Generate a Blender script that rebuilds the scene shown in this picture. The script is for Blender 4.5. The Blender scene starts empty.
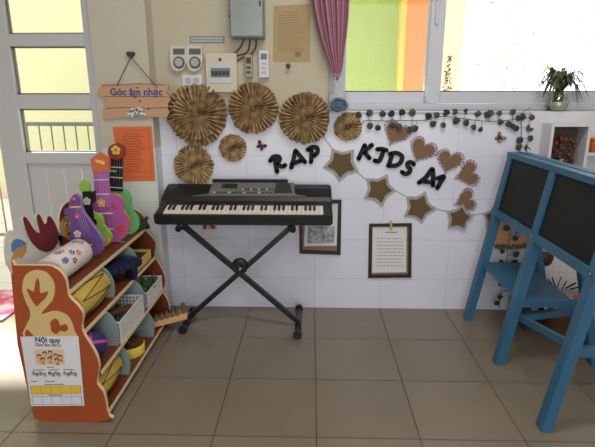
import bpy, bmesh, math, random
from mathutils import Vector, Matrix
random.seed(7)
C = bpy.context.scene.collection
SC = bpy.context.scene
# ---------------------------------------------------------------- camera, sky, lamps, exposure
F, CXP, CYP = 493.0, 297.5, 223.5
TH, PS, HC = math.radians(14.9), math.radians(1.515), 1.3
cd = bpy.data.cameras.new('camera'); cam = bpy.data.objects.new('camera', cd); C.objects.link(cam)
cam.location = (0, 0, HC); cam.rotation_euler = (math.pi/2 - TH, 0, PS)
cd.sensor_width = 36; cd.lens = F/595*36; cd.clip_start = .02; SC.camera = cam
wd = bpy.data.worlds.new('daylight'); SC.world = wd; wd.use_nodes = True
bg = wd.node_tree.nodes['Background']; bg.inputs[0].default_value = (.97, .98, 1, 1); bg.inputs[1].default_value = 2.6
def area(name, loc, rot, sx, sy, power, col):
    l = bpy.data.lights.new(name, 'AREA'); l.shape = 'RECTANGLE'; l.size = sx; l.size_y = sy; l.energy = power; l.color = col
    o = bpy.data.objects.new(name, l); C.objects.link(o); o.location = loc; o.rotation_euler = rot; return o
area('ceiling_tube_light', (.35, 1.35, 2.98), (0, 0, 0), 1.3, .16, 26, (1, .95, .87))
area('ceiling_tube_light', (.2, -.9, 2.98), (0, 0, 0), 1.3, .16, 22, (1, .95, .87))
area('front_fill_light', (.3, -2.05, 1.32), (math.radians(90), 0, 0), 3.2, 2.5, 58, (.95, .97, 1))  # added frontal fill panel, for assumed windows behind the camera that are not built
sl = bpy.data.lights.new('sun', 'SUN'); sl.energy = 19; sl.angle = math.radians(3); sl.color = (1, .96, .9); so = bpy.data.objects.new('sun', sl); C.objects.link(so)
so.rotation_euler = Vector((.5, -.5, -.707)).to_track_quat('-Z', 'Y').to_euler(); so.location = (-6, 9, 9)
SC.view_settings.view_transform = 'Standard'; SC.view_settings.look = 'None'
SC.view_settings.gamma = 1; SC.view_settings.use_curve_mapping = False
SC.view_settings.exposure = 0.0
# ---------------------------------------------------------------- helpers
def P(px, py, Y=None, Z=None, X=None):
    x = (px-CXP)/F; y = -(py-CYP)/F
    fy = math.cos(TH)+y*math.sin(TH); dz = -math.sin(TH)+y*math.cos(TH)
    dx = x*math.cos(PS)-fy*math.sin(PS); dy = x*math.sin(PS)+fy*math.cos(PS)
    t = Y/dy if Y is not None else ((Z-HC)/dz if Z is not None else X/dx)
    return Vector((dx*t, dy*t, HC+dz*t))
def lin(c):
    c = c/255
    return c/12.92 if c <= .04045 else ((c+.055)/1.055)**2.4
def rgba(c): return (lin(c[0]), lin(c[1]), lin(c[2]), 1)
MATS = {}
def mat(name, c, rough=.6, metal=0, c2=None, scale=20, detail=3, bump=0, mix=.5, spec=.5, stretch=None):
    if name in MATS: return MATS[name]
    m = bpy.data.materials.new(name); m.use_nodes = True; nt = m.node_tree; b = nt.nodes['Principled BSDF']
    b.inputs['Base Color'].default_value = rgba(c); b.inputs['Roughness'].default_value = rough; b.inputs['Metallic'].default_value = metal
    b.inputs['Specular IOR Level'].default_value = spec
    if c2 is not None or bump:
        tc = nt.nodes.new('ShaderNodeTexCoord'); n = nt.nodes.new('ShaderNodeTexNoise')
        n.inputs['Scale'].default_value = scale; n.inputs['Detail'].default_value = detail
        src = tc.outputs['Object']
        if stretch:
            mp = nt.nodes.new('ShaderNodeMapping'); mp.inputs['Scale'].default_value = stretch
            nt.links.new(src, mp.inputs[0]); src = mp.outputs[0]
        nt.links.new(src, n.inputs['Vector'])
        if c2 is not None:
            r = nt.nodes.new('ShaderNodeValToRGB'); r.color_ramp.elements[0].position = .5-mix/2; r.color_ramp.elements[1].position = .5+mix/2
            r.color_ramp.elements[0].color = rgba(c); r.color_ramp.elements[1].color = rgba(c2)
            nt.links.new(n.outputs['Fac'], r.inputs[0]); nt.links.new(r.outputs[0], b.inputs['Base Color'])
        if bump:
            bp = nt.nodes.new('ShaderNodeBump'); bp.inputs['Strength'].default_value = bump; bp.inputs['Distance'].default_value = .01
            nt.links.new(n.outputs['Fac'], bp.inputs['Height']); nt.links.new(bp.outputs[0], b.inputs['Normal'])
    MATS[name] = m; return m
def tile_mat(name, size_x, size_y, off, axes, c1, c2, grout, rough, bumpy=.3, split=None, upper=None, mortar=.004):
    m = bpy.data.materials.new(name); m.use_nodes = True; nt = m.node_tree; b = nt.nodes['Principled BSDF']; L = nt.links.new
    tc = nt.nodes.new('ShaderNodeTexCoord'); sp = nt.nodes.new('ShaderNodeSeparateXYZ'); L(tc.outputs['Object'], sp.inputs[0])
    cb = nt.nodes.new('ShaderNodeCombineXYZ')
    for k, ax in enumerate(axes):
        a = nt.nodes.new('ShaderNodeMath'); a.operation = 'SUBTRACT'; L(sp.outputs[ax], a.inputs[0]); a.inputs[1].default_value = off[k]; L(a.outputs[0], cb.inputs[k])
    br = nt.nodes.new('ShaderNodeTexBrick'); br.offset = 0; br.squash = 1; L(cb.outputs[0], br.inputs['Vector'])
    br.inputs['Scale'].default_value = 1; br.inputs['Brick Width'].default_value = size_x; br.inputs['Row Height'].default_value = size_y
    br.inputs['Mortar Size'].default_value = mortar; br.inputs['Mortar Smooth'].default_value = .3; br.inputs['Bias'].default_value = 0
    br.inputs['Color1'].default_value = rgba(c1); br.inputs['Color2'].default_value = rgba(c2); br.inputs['Mortar'].default_value = rgba(grout)
    no = nt.nodes.new('ShaderNodeTexNoise'); no.inputs['Scale'].default_value = 3.5; no.inputs['Detail'].default_value = 5; L(tc.outputs['Object'], no.inputs['Vector'])
    rm = nt.nodes.new('ShaderNodeMapRange'); rm.inputs[3].default_value = .88; rm.inputs[4].default_value = 1.1; L(no.outputs['Fac'], rm.inputs[0])
    mx = nt.nodes.new('ShaderNodeVectorMath'); mx.operation = 'SCALE'; L(br.outputs['Color'], mx.inputs[0]); L(rm.outputs[0], mx.inputs['Scale'])
    col = mx.outputs[0]; rv = None
    if upper:
        gt = nt.nodes.new('ShaderNodeMath'); gt.operation = 'GREATER_THAN'; gt.inputs[1].default_value = split; L(sp.outputs[2], gt.inputs[0])
        mi = nt.nodes.new('ShaderNodeMix'); mi.data_type = 'RGBA'; L(gt.outputs[0], mi.inputs[0]); L(col, mi.inputs[6]); mi.inputs[7].default_value = rgba(upper); col = mi.outputs[2]
        rr = nt.nodes.new('ShaderNodeMapRange'); rr.inputs[3].default_value = rough; rr.inputs[4].default_value = .8; L(gt.outputs[0], rr.inputs[0]); L(rr.outputs[0], b.inputs['Roughness'])
    else:
        rr = nt.nodes.new('ShaderNodeMapRange'); rr.inputs[3].default_value = rough; rr.inputs[4].default_value = .6; L(br.outputs['Fac'], rr.inputs[0]); L(rr.outputs[0], b.inputs['Roughness'])
    L(col, b.inputs['Base Color'])
    MATS[name] = m; return m
def glass_mat(name, tint=(1, 1, 1, 1), fac=.03):
    m = bpy.data.materials.new(name); m.use_nodes = True; nt = m.node_tree; nt.nodes.remove(nt.nodes['Principled BSDF'])
    t = nt.nodes.new('ShaderNodeBsdfTransparent'); t.inputs[0].default_value = tint
    g = nt.nodes.new('ShaderNodeBsdfGlossy'); g.inputs['Roughness'].default_value = .03
    mi = nt.nodes.new('ShaderNodeMixShader'); mi.inputs[0].default_value = fac
    nt.links.new(t.outputs[0], mi.inputs[1]); nt.links.new(g.outputs[0], mi.inputs[2]); nt.links.new(mi.outputs[0], nt.nodes['Material Output'].inputs[0])
    MATS[name] = m; return m
LOC = {}
def tag(o, label=None, cat=None, group=None, kind=None):
    if label: o['label'] = label
    if cat: o['category'] = cat
    if group: o['group'] = group
    if kind: o['kind'] = kind
    return o
def thing(name, loc, label=None, cat=None, group=None, kind=None):
    o = bpy.data.objects.new(name, None); o.empty_display_size = .05; C.objects.link(o); o.location = loc; LOC[o.name] = Vector(loc)
    return tag(o, label, cat, group, kind)
I4 = Matrix.Identity(4)
class MB:
    """collects shapes in world coordinates (through M) and links them as ONE mesh object"""
    def __init__(s, M=I4): s.bm = bmesh.new(); s.M = M.copy()
    def _v(s, p): return s.bm.verts.new(s.M @ Vector(p))
    def _f(s, vs, mi=0, sm=False):
        try: f = s.bm.faces.new(vs); f.material_index = mi; f.smooth = sm; return f
        except ValueError: return None
    def box(s, a, b, mi=0, bevel=0):
        x0, y0, z0 = [min(a[i], b[i]) for i in range(3)]; x1, y1, z1 = [max(a[i], b[i]) for i in range(3)]
        vs = [s._v(p) for p in ((x0,y0,z0),(x1,y0,z0),(x1,y1,z0),(x0,y1,z0),(x0,y0,z1),(x1,y0,z1),(x1,y1,z1),(x0,y1,z1))]
        fs = [s._f([vs[i] for i in q], mi) for q in ((3,2,1,0),(4,5,6,7),(0,1,5,4),(1,2,6,5),(2,3,7,6),(3,0,4,7))]
        if bevel:
            es = list({e for f in fs for e in f.edges})
            bmesh.ops.bevel(s.bm, geom=es, offset=bevel, segments=2, affect='EDGES', profile=.5)
        return s
    def beam(s, p0, p1, w, t, side=(0, 1, 0), mi=0):
        """square bar from p0 to p1: w along side, t across"""
        p0, p1 = Vector(p0), Vector(p1); d = (p1-p0).normalized(); sd = Vector(side); sd = (sd-d*sd.dot(d)).normalized(); n = d.cross(sd)
        q = [(-1,-1),(1,-1),(1,1),(-1,1)]
        a = [s._v(p0+sd*w/2*i+n*t/2*j) for i, j in q]; b = [s._v(p1+sd*w/2*i+n*t/2*j) for i, j in q]
        s._f(a[::-1], mi); s._f(b, mi)
        for i in range(4): s._f([a[i], a[(i+1)%4], b[(i+1)%4], b[i]], mi)
        return s
    def tube(s, pts, r, n=8, mi=0, caps=True):
        pts = [Vector(p) for p in pts]; rs = r if isinstance(r, (list, tuple)) else [r]*len(pts); rings = []
        u = None
        for i, p in enumerate(pts):
            d = (pts[min(i+1, len(pts)-1)]-pts[max(i-1, 0)]).normalized()
            if u is None: u = d.orthogonal().normalized()
            u = (u-d*u.dot(d)).normalized(); v = d.cross(u)
            rings.append([s._v(p+(u*math.cos(2*math.pi*k/n)+v*math.sin(2*math.pi*k/n))*rs[i]) for k in range(n)])
        for a, b in zip(rings, rings[1:]):
            for k in range(n): s._f([a[k], a[(k+1)%n], b[(k+1)%n], b[k]], mi, True)
        if caps: s._f(rings[0][::-1], mi); s._f(rings[-1], mi)
        return s
    def lathe(s, prof, n=24, mi=0, cap0=True, cap1=True):
        """profile (r, z) round local z"""
        rings = [[s._v((r*math.cos(2*math.pi*k/n), r*math.sin(2*math.pi*k/n), z)) for k in range(n)] for r, z in prof]
        for a, b in zip(rings, rings[1:]):
            for k in range(n): s._f([a[k], a[(k+1)%n], b[(k+1)%n], b[k]], mi, True)
        if cap0: s._f(rings[0][::-1], mi)
        if cap1: s._f(rings[-1], mi)
        return s
    def ball(s, c, r, n=14, m=9, mi=0):
        c = Vector(c); r = Vector(r) if isinstance(r, (tuple, list)) else Vector((r, r, r))
        top = s._v(c+Vector((0,0,r.z))); bot = s._v(c-Vector((0,0,r.z))); rings = []
        for j in range(1, m):
            t = math.pi*j/m
            rings.append([s._v(c+Vector((r.x*math.sin(t)*math.cos(2*math.pi*k/n), r.y*math.sin(t)*math.sin(2*math.pi*k/n), r.z*math.cos(t)))) for k in range(n)])
        for k in range(n):
            s._f([top, rings[0][k], rings[0][(k+1)%n]], mi, True); s._f([bot, rings[-1][(k+1)%n], rings[-1][k]], mi, True)
        for a, b in zip(rings, rings[1:]):
            for k in range(n): s._f([a[k], b[k], b[(k+1)%n], a[(k+1)%n]], mi, True)
        return s
    def prism(s, pts, z0, z1, mi=0, side=None):
        """closed 2d outline in local xy, from z0 to z1; side = material index of the edge band"""
        ar = sum(pts[i][0]*pts[(i+1)%len(pts)][1]-pts[(i+1)%len(pts)][0]*pts[i][1] for i in range(len(pts)))
        if ar < 0: pts = pts[::-1]
        a = [s._v((p[0], p[1], z0)) for p in pts]; b = [s._v((p[0], p[1], z1)) for p in pts]; n = len(pts)
        s._f(a[::-1], mi); s._f(b, mi)
        for i in range(n): s._f([a[i], a[(i+1)%n], b[(i+1)%n], b[i]], mi if side is None else side)
        return s
    def disc(s, c, r, z0, z1, n=20, mi=0, ry=None):
        ry = ry or r
        return s.prism([(c[0]+r*math.cos(2*math.pi*k/n), c[1]+ry*math.sin(2*math.pi*k/n)) for k in range(n)], z0, z1, mi)
    def ribbon(s, pts, w, z0, z1, mi=0):
        """thick brush stroke with round ends along a 2d polyline"""
        pts = smooth(pts, 5) if len(pts) > 2 else [Vector(p) for p in pts]
        L, R = [], []
        for i, p in enumerate(pts):
            d = (pts[min(i+1, len(pts)-1)]-pts[max(i-1, 0)]).normalized(); n = Vector((-d.y, d.x))
            L.append(p+n*w/2); R.append(p-n*w/2)
        for i in range(len(pts)-1): s.prism([L[i], L[i+1], R[i+1], R[i]], z0, z1, mi)
        for p in (pts[0], pts[-1]): s.disc(p, w/2, z0, z1, 12, mi)
        return s
    def build(s, name, m, parent=None, label=None, cat=None, group=None, kind=None):
        bm = s.bm
        if parent is not None: o0 = LOC[parent.name]
        else:
            xs = [v.co for v in bm.verts]
            o0 = Vector(((min(v.x for v in xs)+max(v.x for v in xs))/2, (min(v.y for v in xs)+max(v.y for v in xs))/2, min(v.z for v in xs)))
            if kind == 'structure': o0 = Vector((0, 0, 0))
        for v in bm.verts: v.co -= o0
        bmesh.ops.recalc_face_normals(bm, faces=bm.faces)
        me = bpy.data.meshes.new(name); bm.to_mesh(me); bm.free()
        for mm in (m if isinstance(m, (list, tuple)) else [m]): me.materials.append(mm)
        o = bpy.data.objects.new(name, me); C.objects.link(o)
        if parent is not None: o.parent = parent
        else: o.location = o0
        LOC[o.name] = o0
        return tag(o, label, cat, group, kind)
def smooth(pts, k=4, closed=False):
    pts = [Vector(p) for p in pts]; n = len(pts); out = []
    for i in range(n if closed else n-1):
        p0 = pts[(i-1) % n] if closed or i > 0 else pts[0]; p1 = pts[i]; p2 = pts[(i+1) % n]; p3 = pts[(i+2) % n] if closed or i+2 < n else pts[-1]
        for j in range(k):
            t = j/k
            out.append(.5*((2*p1)+(p2-p0)*t+(2*p0-5*p1+4*p2-p3)*t*t+(3*p1-p0-3*p2+p3)*t**3))
    if not closed: out.append(pts[-1])
    return out
WB = Matrix(((1,0,0,0),(0,0,-1,0),(0,1,0,0),(0,0,0,1)))      # local x,y,z -> X, Z, -Y (standing, facing the room)
def wallM(Y, rot=0, c=None):
    M = Matrix.Translation((0, Y, 0)) @ WB
    if c is not None: M = M @ Matrix.Translation((c[0], c[1], 0)) @ Matrix.Rotation(rot, 4, 'Z')
    return M
def px(pts, Y): return [Vector((q.x, q.z)) for q in (P(a, b, Y=Y) for a, b in pts)]
def text(name, body, M, size, m, parent, extrude=.0006, bold=0, **kw):
    cu = bpy.data.curves.new(name, 'FONT'); cu.body = body; cu.size = size; cu.extrude = extrude; cu.offset = bold; cu.align_x = 'CENTER'; cu.align_y = 'CENTER'
    t = bpy.data.objects.new(name, cu); C.objects.link(t); dg = bpy.context.evaluated_depsgraph_get(); dg.update()
    me = bpy.data.meshes.new_from_object(t.evaluated_get(dg)); bpy.data.objects.remove(t); bpy.data.curves.remove(cu)
    me.transform(M); me.transform(Matrix.Translation(-LOC[parent.name])); me.materials.clear(); me.materials.append(m)
    me.name = name; o = bpy.data.objects.new(name, me); C.objects.link(o); o.parent = parent; LOC[o.name] = LOC[parent.name]
    return tag(o, **kw)
WY, PY, DY = 2.846, 2.73, 2.80
# ---------------------------------------------------------------- materials
m_white = mat('white_paint', (216, 217, 223), .45)
m_alu = mat('white_window_frame', (201, 204, 214), .35)
m_paint = mat('cream_wall_paint', (203, 198, 186), .8, c2=(197, 191, 178), scale=3)
m_pillar = mat('pillar_paint', (205, 203, 198), .75, c2=(199, 197, 190), scale=3)
m_black = mat('black_plastic', (24, 24, 25), .42)
m_blacks = mat('black_satin_metal', (22, 22, 24), .35)
m_kraft = mat('kraft_card', (106, 86, 56), .8, c2=(96, 77, 49), scale=60)
m_paper = mat('white_paper', (224, 224, 226), .7)
m_ink = mat('grey_ink', (120, 122, 132), .8)
m_glass = glass_mat('clear_glass')
m_steel = mat('brushed_grey_steel', (128, 136, 134), .38, .6, c2=(142, 148, 145), scale=8)
m_dark = mat('dark_plastic', (52, 52, 54), .5)
# ---------------------------------------------------------------- the setting
floor_m = tile_mat('glazed_floor_tile', .402, .402, (.031, 2.85-.402*7), (0, 1), (130, 119, 104), (125, 114, 100), (84, 71, 57), .27, mortar=.0032)
wall_m = tile_mat('white_wall_tile', .402, .25, (.031, .195), (0, 2), (226, 228, 242), (223, 225, 239), (206, 208, 218), .28, split=1.197, upper=(193, 186, 164), mortar=.0025)
MB().box((-2.7, -2.3, -.1), (2.4, WY+.12, 0)).build('floor', floor_m, kind='structure')
w = MB(); WX0, WX1, WZ0, WZ1 = .095, 2.3, 1.2, 2.25
w.box((-.95, WY, 0), (2.4, WY+.14, WZ0)).box((-.95, WY, WZ0), (WX0, WY+.14, 3.1)).box((WX1, WY, WZ0), (2.4, WY+.14, 3.1)).box((WX0, WY, WZ1), (WX1, WY+.14, 3.1))
w.build('wall_back', wall_m, kind='structure')
pil_m = tile_mat('pillar_tile_and_paint', 3, .25, (-2, .195), (0, 2), (214, 214, 216), (214, 214, 216), (204, 204, 206), .35, split=1.0, upper=(196, 189, 174), mortar=.002)
MB().box((-1.165, PY, 0), (-.864, WY+.14, 3.1), bevel=.004).build('column', pil_m, kind='structure').name = 'wall_pillar'
MB().box((-2.8, -2.3, 0), (-2.7, WY, 3.1)).build('wall_left', m_paint, kind='structure')
MB().box((2.3, -2.3, 0), (2.4, WY, 3.1)).build('wall_right', m_paint, kind='structure')
MB().box((-2.8, -2.4, 0), (2.4, -2.3, 3.1)).build('wall_front', m_paint, kind='structure')
MB().box((-2.8, -2.4, 3.1), (2.4, WY+.2, 3.2)).build('ceiling', m_white, kind='structure')
MB().box((-2.8, WY-.05, 2.35), (-1.165, WY+.1, 3.1)).build('wall_above_door', m_paint, kind='structure').name = 'trim_1'
# window_1 : a sliding aluminium window
win = thing('window_1', (1.2, WY+.1, WZ0), kind='structure')
f = MB(); FY0, FY1 = WY+.06, WY+.135
f.box((WX0, FY0, WZ0), (WX1, FY1, 1.238)); f.box((WX0, FY0, WZ1-.05), (WX1, FY1, WZ1)); f.box((WX0, FY0, WZ0), (.145, FY1, WZ1)); f.box((WX1-.05, FY0, WZ0), (WX1, FY1, WZ1))
f.build('window_frame', m_alu, win)
def sash(x0, x1, y0, y1, b, mid=False):
    s = MB(); z0, z1 = 1.239, WZ1-.05
    s.box((x0, y0, z0), (x0+b, y1, z1), bevel=.003).box((x1-b, y0, z0), (x1, y1, z1), bevel=.003).box((x0+b, y0, z0), (x1-b, y1, z0+.066), bevel=.003).box((x0+b, y0, z1-.06), (x1-b, y1, z1), bevel=.003)
    o = s.build('window_sash', m_alu, win)
    MB().box((x0+b, (y0+y1)/2-.002, z0+.066), (x1-b, (y0+y1)/2+.002, z1-.06)).build('window_pane', m_glass, o)
    MB().box((x0+b-.002, y0-.001, z0+.064), (x1-b+.002, y0+.004, z0+.069)).build('gasket', m_dark, o)
    return o
s1 = sash(.146, .70, WY+.098, WY+.128, .052)
s2 = sash(.655, 1.72, WY+.064, WY+.094, .078)
sash(1.65, 2.249, WY+.098, WY+.128, .07)
MB().box((.675, WY+.045, 1.66), (.69, WY+.064, 1.80), bevel=.003).build('latch_handle', m_alu, s2)
MB().box((WX0-.004, WY-.012, 1.190), (WX1, WY+.06, 1.2), bevel=.002).build('window_sill', m_white, win)
# door_1 : half-glazed white metal door leaf
dr = thing('door_1', (-1.4, DY, 0), kind='structure')
fr = MB(); fr.box((-1.2, DY-.03, 0), (-1.165, DY+.06, 2.35)).box((-2.7, DY-.03, 2.30), (-1.165, DY+.06, 2.35)); fr.build('door_frame', m_alu, dr)
m_door = mat('white_door_metal', (196, 199, 202), .4)
rows = [(.97, 1.21), (1.288, 1.54), (1.603, 2.2)]
PX0, PX1, LX0, LX1 = -1.63, -1.218, -1.765, -1.2
lf = MB(); lf.box((LX0, DY-.025, .02), (PX0, DY+.025, 2.29), bevel=.004); lf.box((PX1, DY-.025, .02), (LX1, DY+.025, 2.29), bevel=.003)
for z0, z1 in ((.02, .12), (.905, .97), (1.21, 1.288), (1.54, 1.603), (2.2, 2.29)): lf.box((PX0, DY-.025, z0), (PX1, DY+.025, z1), bevel=.003)
leaf = lf.build('door_leaf', m_door, dr)
pn = MB(); 
for k in range(4):
    a = PX0+(PX1-PX0)*k/4; b = PX0+(PX1-PX0)*(k+1)/4; pn.box((a+.002, DY-.008, .12), (b-.002, DY+.008, .905), bevel=.003)
pn.build('plank_panel', m_door, leaf)
for z0, z1 in rows:
    MB().box((PX0, DY+.010, z0), (PX1, DY+.014, z1)).build('door_pane', m_glass, leaf)
    g = MB(); g.box((PX0, DY-.004, z0), (PX1, DY+.009, z0+.008)); g.box((PX0, DY-.004, z1-.008), (PX1, DY+.009, z1)); g.box((PX0, DY-.004, z0), (PX0+.012, DY+.009, z1)); g.box((PX1-.006, DY-.004, z0), (PX1, DY+.009, z1))
    g.build('glazing_bead', mat('bead_grey', (120, 122, 124), .5), leaf)
# outside
m_pave = tile_mat('pale_outside_tile', .402, .402, (.031, 0), (0, 1), (205, 200, 192), (200, 196, 188), (150, 146, 140), .4)
MB().box((-6, WY+.12, -.1), (3, 6.4, -.005)).build('ground', m_pave, kind='structure').name = 'floor_outside'
m_pale = mat('pale_yellow_plaster', (194, 192, 148), .9)
MB().box((-6, 6.2, -.1), (-.6, 6.4, 5)).build('wall_outside', m_pale, kind='structure')
MB().box((-6, 6.1, 0), (-.6, 6.2, .10)).build('baseboard_outside', mat('sand_plaster', (200, 180, 150), .9), kind='structure')
ga, gb = P(335, 50, Y=4.3).x, P(402, 50, Y=4.3).x
MB().box((ga-.5, 4.3, 0), (gb, 4.5, 4.5)).build('wall_green', mat('lime_plaster', (176, 199, 104), .9, c2=(168, 192, 96), scale=2), kind='structure')
oa, ob = P(399, 50, Y=4.2).x, P(404.5, 50, Y=4.2).x
orp = MB(); orp.box((ob, 4.2, 0), (P(431, 50, Y=4.2).x, 4.5, 4.5)); orp.build('wall_orange', mat('orange_plaster', (228, 150, 80), .9), kind='structure')
MB().box((oa, 4.19, 0), (ob, 4.3, 4.5)).build('trim_2', mat('yellow_plaster', (226, 205, 92), .9), kind='structure')
MB().box((-6, WY+.14, 2.6), (2.6, 3.86, 2.72)).build('sun_blocking_slab', m_white, kind='structure')  # unseen slab added outside, sized to keep sun off window and upper panes
rl = thing('balcony_railing', (-2.5, 4.0, 0), 'thin grey metal railing outside behind the half-glazed door', 'railing')
zr = P(60, 124, Y=4.0).z
MB().tube([(-4.5, 4.0, zr), (-1.2, 4.0, zr)], .016).tube([(-4.5, 4.0, .12), (-1.2, 4.0, .12)], .014).build('rail', mat('grey_rail', (120, 122, 116), .5), rl)
for k in range(34): MB().tube([(-4.5+k*.1, 4.0, .12), (-4.5+k*.1, 4.0, zr)], .006, 6).build('bar', MATS['grey_rail'], rl)
mt = MB(); a0 = P(0, 322, Z=0); mt.box((-2.65, a0.y, 0), (-1.80, 3.05, .012), bevel=.004)
mt.build('door_mat', mat('pink_patterned_mat', (190, 72, 110), .9, c2=(214, 170, 170), scale=9, mix=.15), label='pink patterned floor mat in the open doorway at far left', cat='mat')
# trees and a pale house far outside the window
hs = thing('house', (1.7, 10.8, 0), 'pale peach house wall outside, bleached by daylight', 'house')
ha, hb = P(432, 30, Y=10).x, P(464, 30, Y=10).x
MB().box((ha-1.2, 10, 0), (hb, 11.5, 7)).build('wall', mat('peach_plaster', (226, 190, 154), .9), hs)
MB().box((ha-1.4, 9.6, 3.9), (hb+.3, 11.7, 4.05)).build('eave', mat('cream_trim', (214, 186, 110), .9), hs)
m_leafs = mat('sunlit_leaf', (136, 156, 110), .8)
def tree(name, cx, cy, zs, n, spread, label):
    r = thing(name, (cx, cy, 0), label, 'tree', kind=None)
    MB().tube([(cx, cy, 0), (cx+.1, cy, 1.5), (cx-.05, cy, 3.2), (cx+.2, cy, 4.6)], [.03, .025, .02, .01], 6).build('trunk', mat('pale_bark', (190, 184, 172), .9), r)
    b = MB()
    for k in range(n):
        c = Vector((cx+random.gauss(0, spread), cy+random.gauss(0, .4), random.choice(zs)+random.gauss(0, .22))); d = Vector((random.gauss(0,1), random.gauss(0,1), random.gauss(0,1))).normalized(); u = d.orthogonal().normalized(); s_ = random.uniform(.05, .1)
        b._f([b._v(c-d*s_), b._v(c+u*s_*.4), b._v(c+d*s_), b._v(c-u*s_*.4)])
    b.build('foliage', m_leafs, r, kind='stuff'); return r
q = P(512, 70, Y=11); tree('tree', q.x, 11, (1.7, 1.75, 2.0, 3.2), 130, .30, 'thin pale green tree seen far outside through the bright window')
q = P(594, 35, Y=10); tree('tree', q.x+.1, 10, (2.3, 3.0, 3.3), 90, .25, 'tree at the right edge of the window view outside')
q = P(446.5, 92, Y=9.2); t = thing('conifer_tree', (q.x, 9.2, 0), 'small dark slim conifer far outside, next to the window mullion', 'tree')
MB().tube([(q.x, 9.2, 0), (q.x, 9.2, q.z+.55)], [.03, .01], 6).build('trunk', MATS['pale_bark'], t)
b = MB()
for k in range(120):
    v = random.random(); c = Vector((q.x+random.gauss(0, .055*(1.15-v)), 9.2+random.gauss(0, .05), q.z-.1+v*.72)); u = Vector((random.gauss(0, 1), random.gauss(0, 1), random.gauss(0, 1))).normalized(); w_ = u.orthogonal().normalized(); r_ = random.uniform(.02, .04)
    b._f([b._v(c-u*r_), b._v(c+w_*r_*.5), b._v(c+u*r_), b._v(c-w_*r_*.5)])
b.build('foliage', mat('conifer_leaf', (48, 56, 46), .8), t, kind='stuff')
# ---------------------------------------------------------------- wall fittings
YF = WY
def wall_thing(name, ax, ay, Y=WY, **k): 
    q = P(ax, ay, Y=Y); return thing(name, (q.x, Y, q.z), **k)
# metal cabinet
t = wall_thing('electric_cabinet', 249, 37, label='grey steel electric cabinet mounted high on the cream wall', cat='cabinet')
a, b = P(230, 38, Y=WY-.09), P(264, 38, Y=WY-.09)
MB().box((a.x, WY-.085, a.z), (b.x, WY, a.z+.42), bevel=.006).build('body', m_steel, t)
dd = MB().box((a.x+.004, WY-.094, a.z+.008), (b.x-.004, WY-.086, a.z+.41), bevel=.003).build('door', m_steel, t)
MB().box((b.x-.022, WY-.10, a.z+.155), (b.x-.014, WY-.094, a.z+.18)).build('lock', m_dark, dd)
MB().box((a.x+.07, WY-.0955, a.z+.21), (a.x+.14, WY-.094, a.z+.25)).build('label_sticker', m_paper, dd)
for k in (.1, .28): MB().tube([(a.x-.001, WY-.09, a.z+k), (a.x-.001, WY-.09, a.z+k+.04)], .004, 6).build('hinge', m_steel, dd)
# cables
m_cab = mat('brown_cable', (92, 60, 48), .6)
for pts, lab in ((((244, 39), (241, 46), (237, 51), (233, 54)), 'brown cable from steel cabinet to the top of the breaker panel, leftmost of three'),
            (((250, 39), (249, 48), (246, 53), (240, 55), (236, 56)), 'brown cable curving from under the steel cabinet, middle of three'),
            (((256, 39), (256, 46), (252, 53), (245, 57), (240, 59), (236, 62)), 'brown cable below the steel cabinet nearest the remotes, longest of three')):
    b = MB(); b.tube(smooth([Vector((q.x, q.y, q.z)) for q in (P(u, v, Y=WY-.012) for u, v in pts)], 4), .0045, 6); b.build('cable', m_cab, label=lab, cat='cable', group='cables under the steel cabinet')
# breaker panel
t = wall_thing('breaker_panel', 221.5, 93, label='cream plastic breaker panel with a row of black switches', cat='breaker panel')
cream = mat('cream_plastic', (206, 198, 176), .45)
o = px([(206.5, 53), (236.5, 53), (236.5, 92.5), (206.5, 92.5)], WY-.03); z0, z1 = o[2].y, o[0].y; x0, x1 = o[3].x, o[1].x
MB().box((x0, WY-.03, z0), (x1, WY, z1), bevel=.005).build('housing', cream, t)
cv = MB(wallM(WY-.031)).prism(px([(209.5, 62), (231.5, 62), (231.5, 83), (209.5, 83)], WY-.031), 0, .003).build('cover', mat('smoky_white_cover', (200, 202, 204), .2), t)
MB(wallM(WY-.034)).prism(px([(211, 68), (230, 68), (230, 77), (211, 77)], WY-.034), 0, .004).build('breaker_row', mat('grey_breaker', (120, 124, 126), .5), t)
for k in range(5):
    MB(wallM(WY-.038)).prism(px([(211.6+k*3.7, 71), (214.3+k*3.7, 71), (214.3+k*3.7, 75), (211.6+k*3.7, 75)], WY-.038), 0, .008).build('switch', m_dark, t)
MB(wallM(WY-.031)).disc(px([(220, 59.5)], WY-.031)[0], .008, 0, .003).build('badge', m_dark, t)
# timers
for i, (cx, lab) in enumerate(((179, 'white wall timer with a round dial, left of the pair by the breaker panel'), (195, 'white wall timer with a round dial, right one, next to the breaker panel'))):
    t = wall_thing('wall_timer', cx, 71, label=lab, cat='timer', group='dial timers on the wall')
    MB(wallM(WY)).prism(smooth(px([(cx-8, 48), (cx-6, 46.3), (cx+6, 46.3), (cx+7.5, 48), (cx+8, 62), (cx+5, 69.5), (cx, 71.5), (cx-5, 69.5), (cx-8, 62)], WY-.01), 3, True), 0, .028).build('case', mat('offwhite_plastic', (205, 205, 200), .4), t)
    MB(wallM(WY-.028)).prism(px([(cx-6, 48.5), (cx+5.5, 48.5), (cx+5.5, 54.5), (cx-6, 54.5)], WY-.03), 0, .002).build('window', mat('dark_grey_face', (92, 94, 92), .5), t)
    c = px([(cx, 62.5)], WY-.03)[0]
    MB(wallM(WY-.028)).disc(c, .032, 0, .003).build('dial_ring', MATS['dark_grey_face'], t)
    MB(wallM(WY-.031)).disc(c, .022, 0, .01).build('dial', mat('dial_grey', (176, 174, 166), .4), t)
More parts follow.
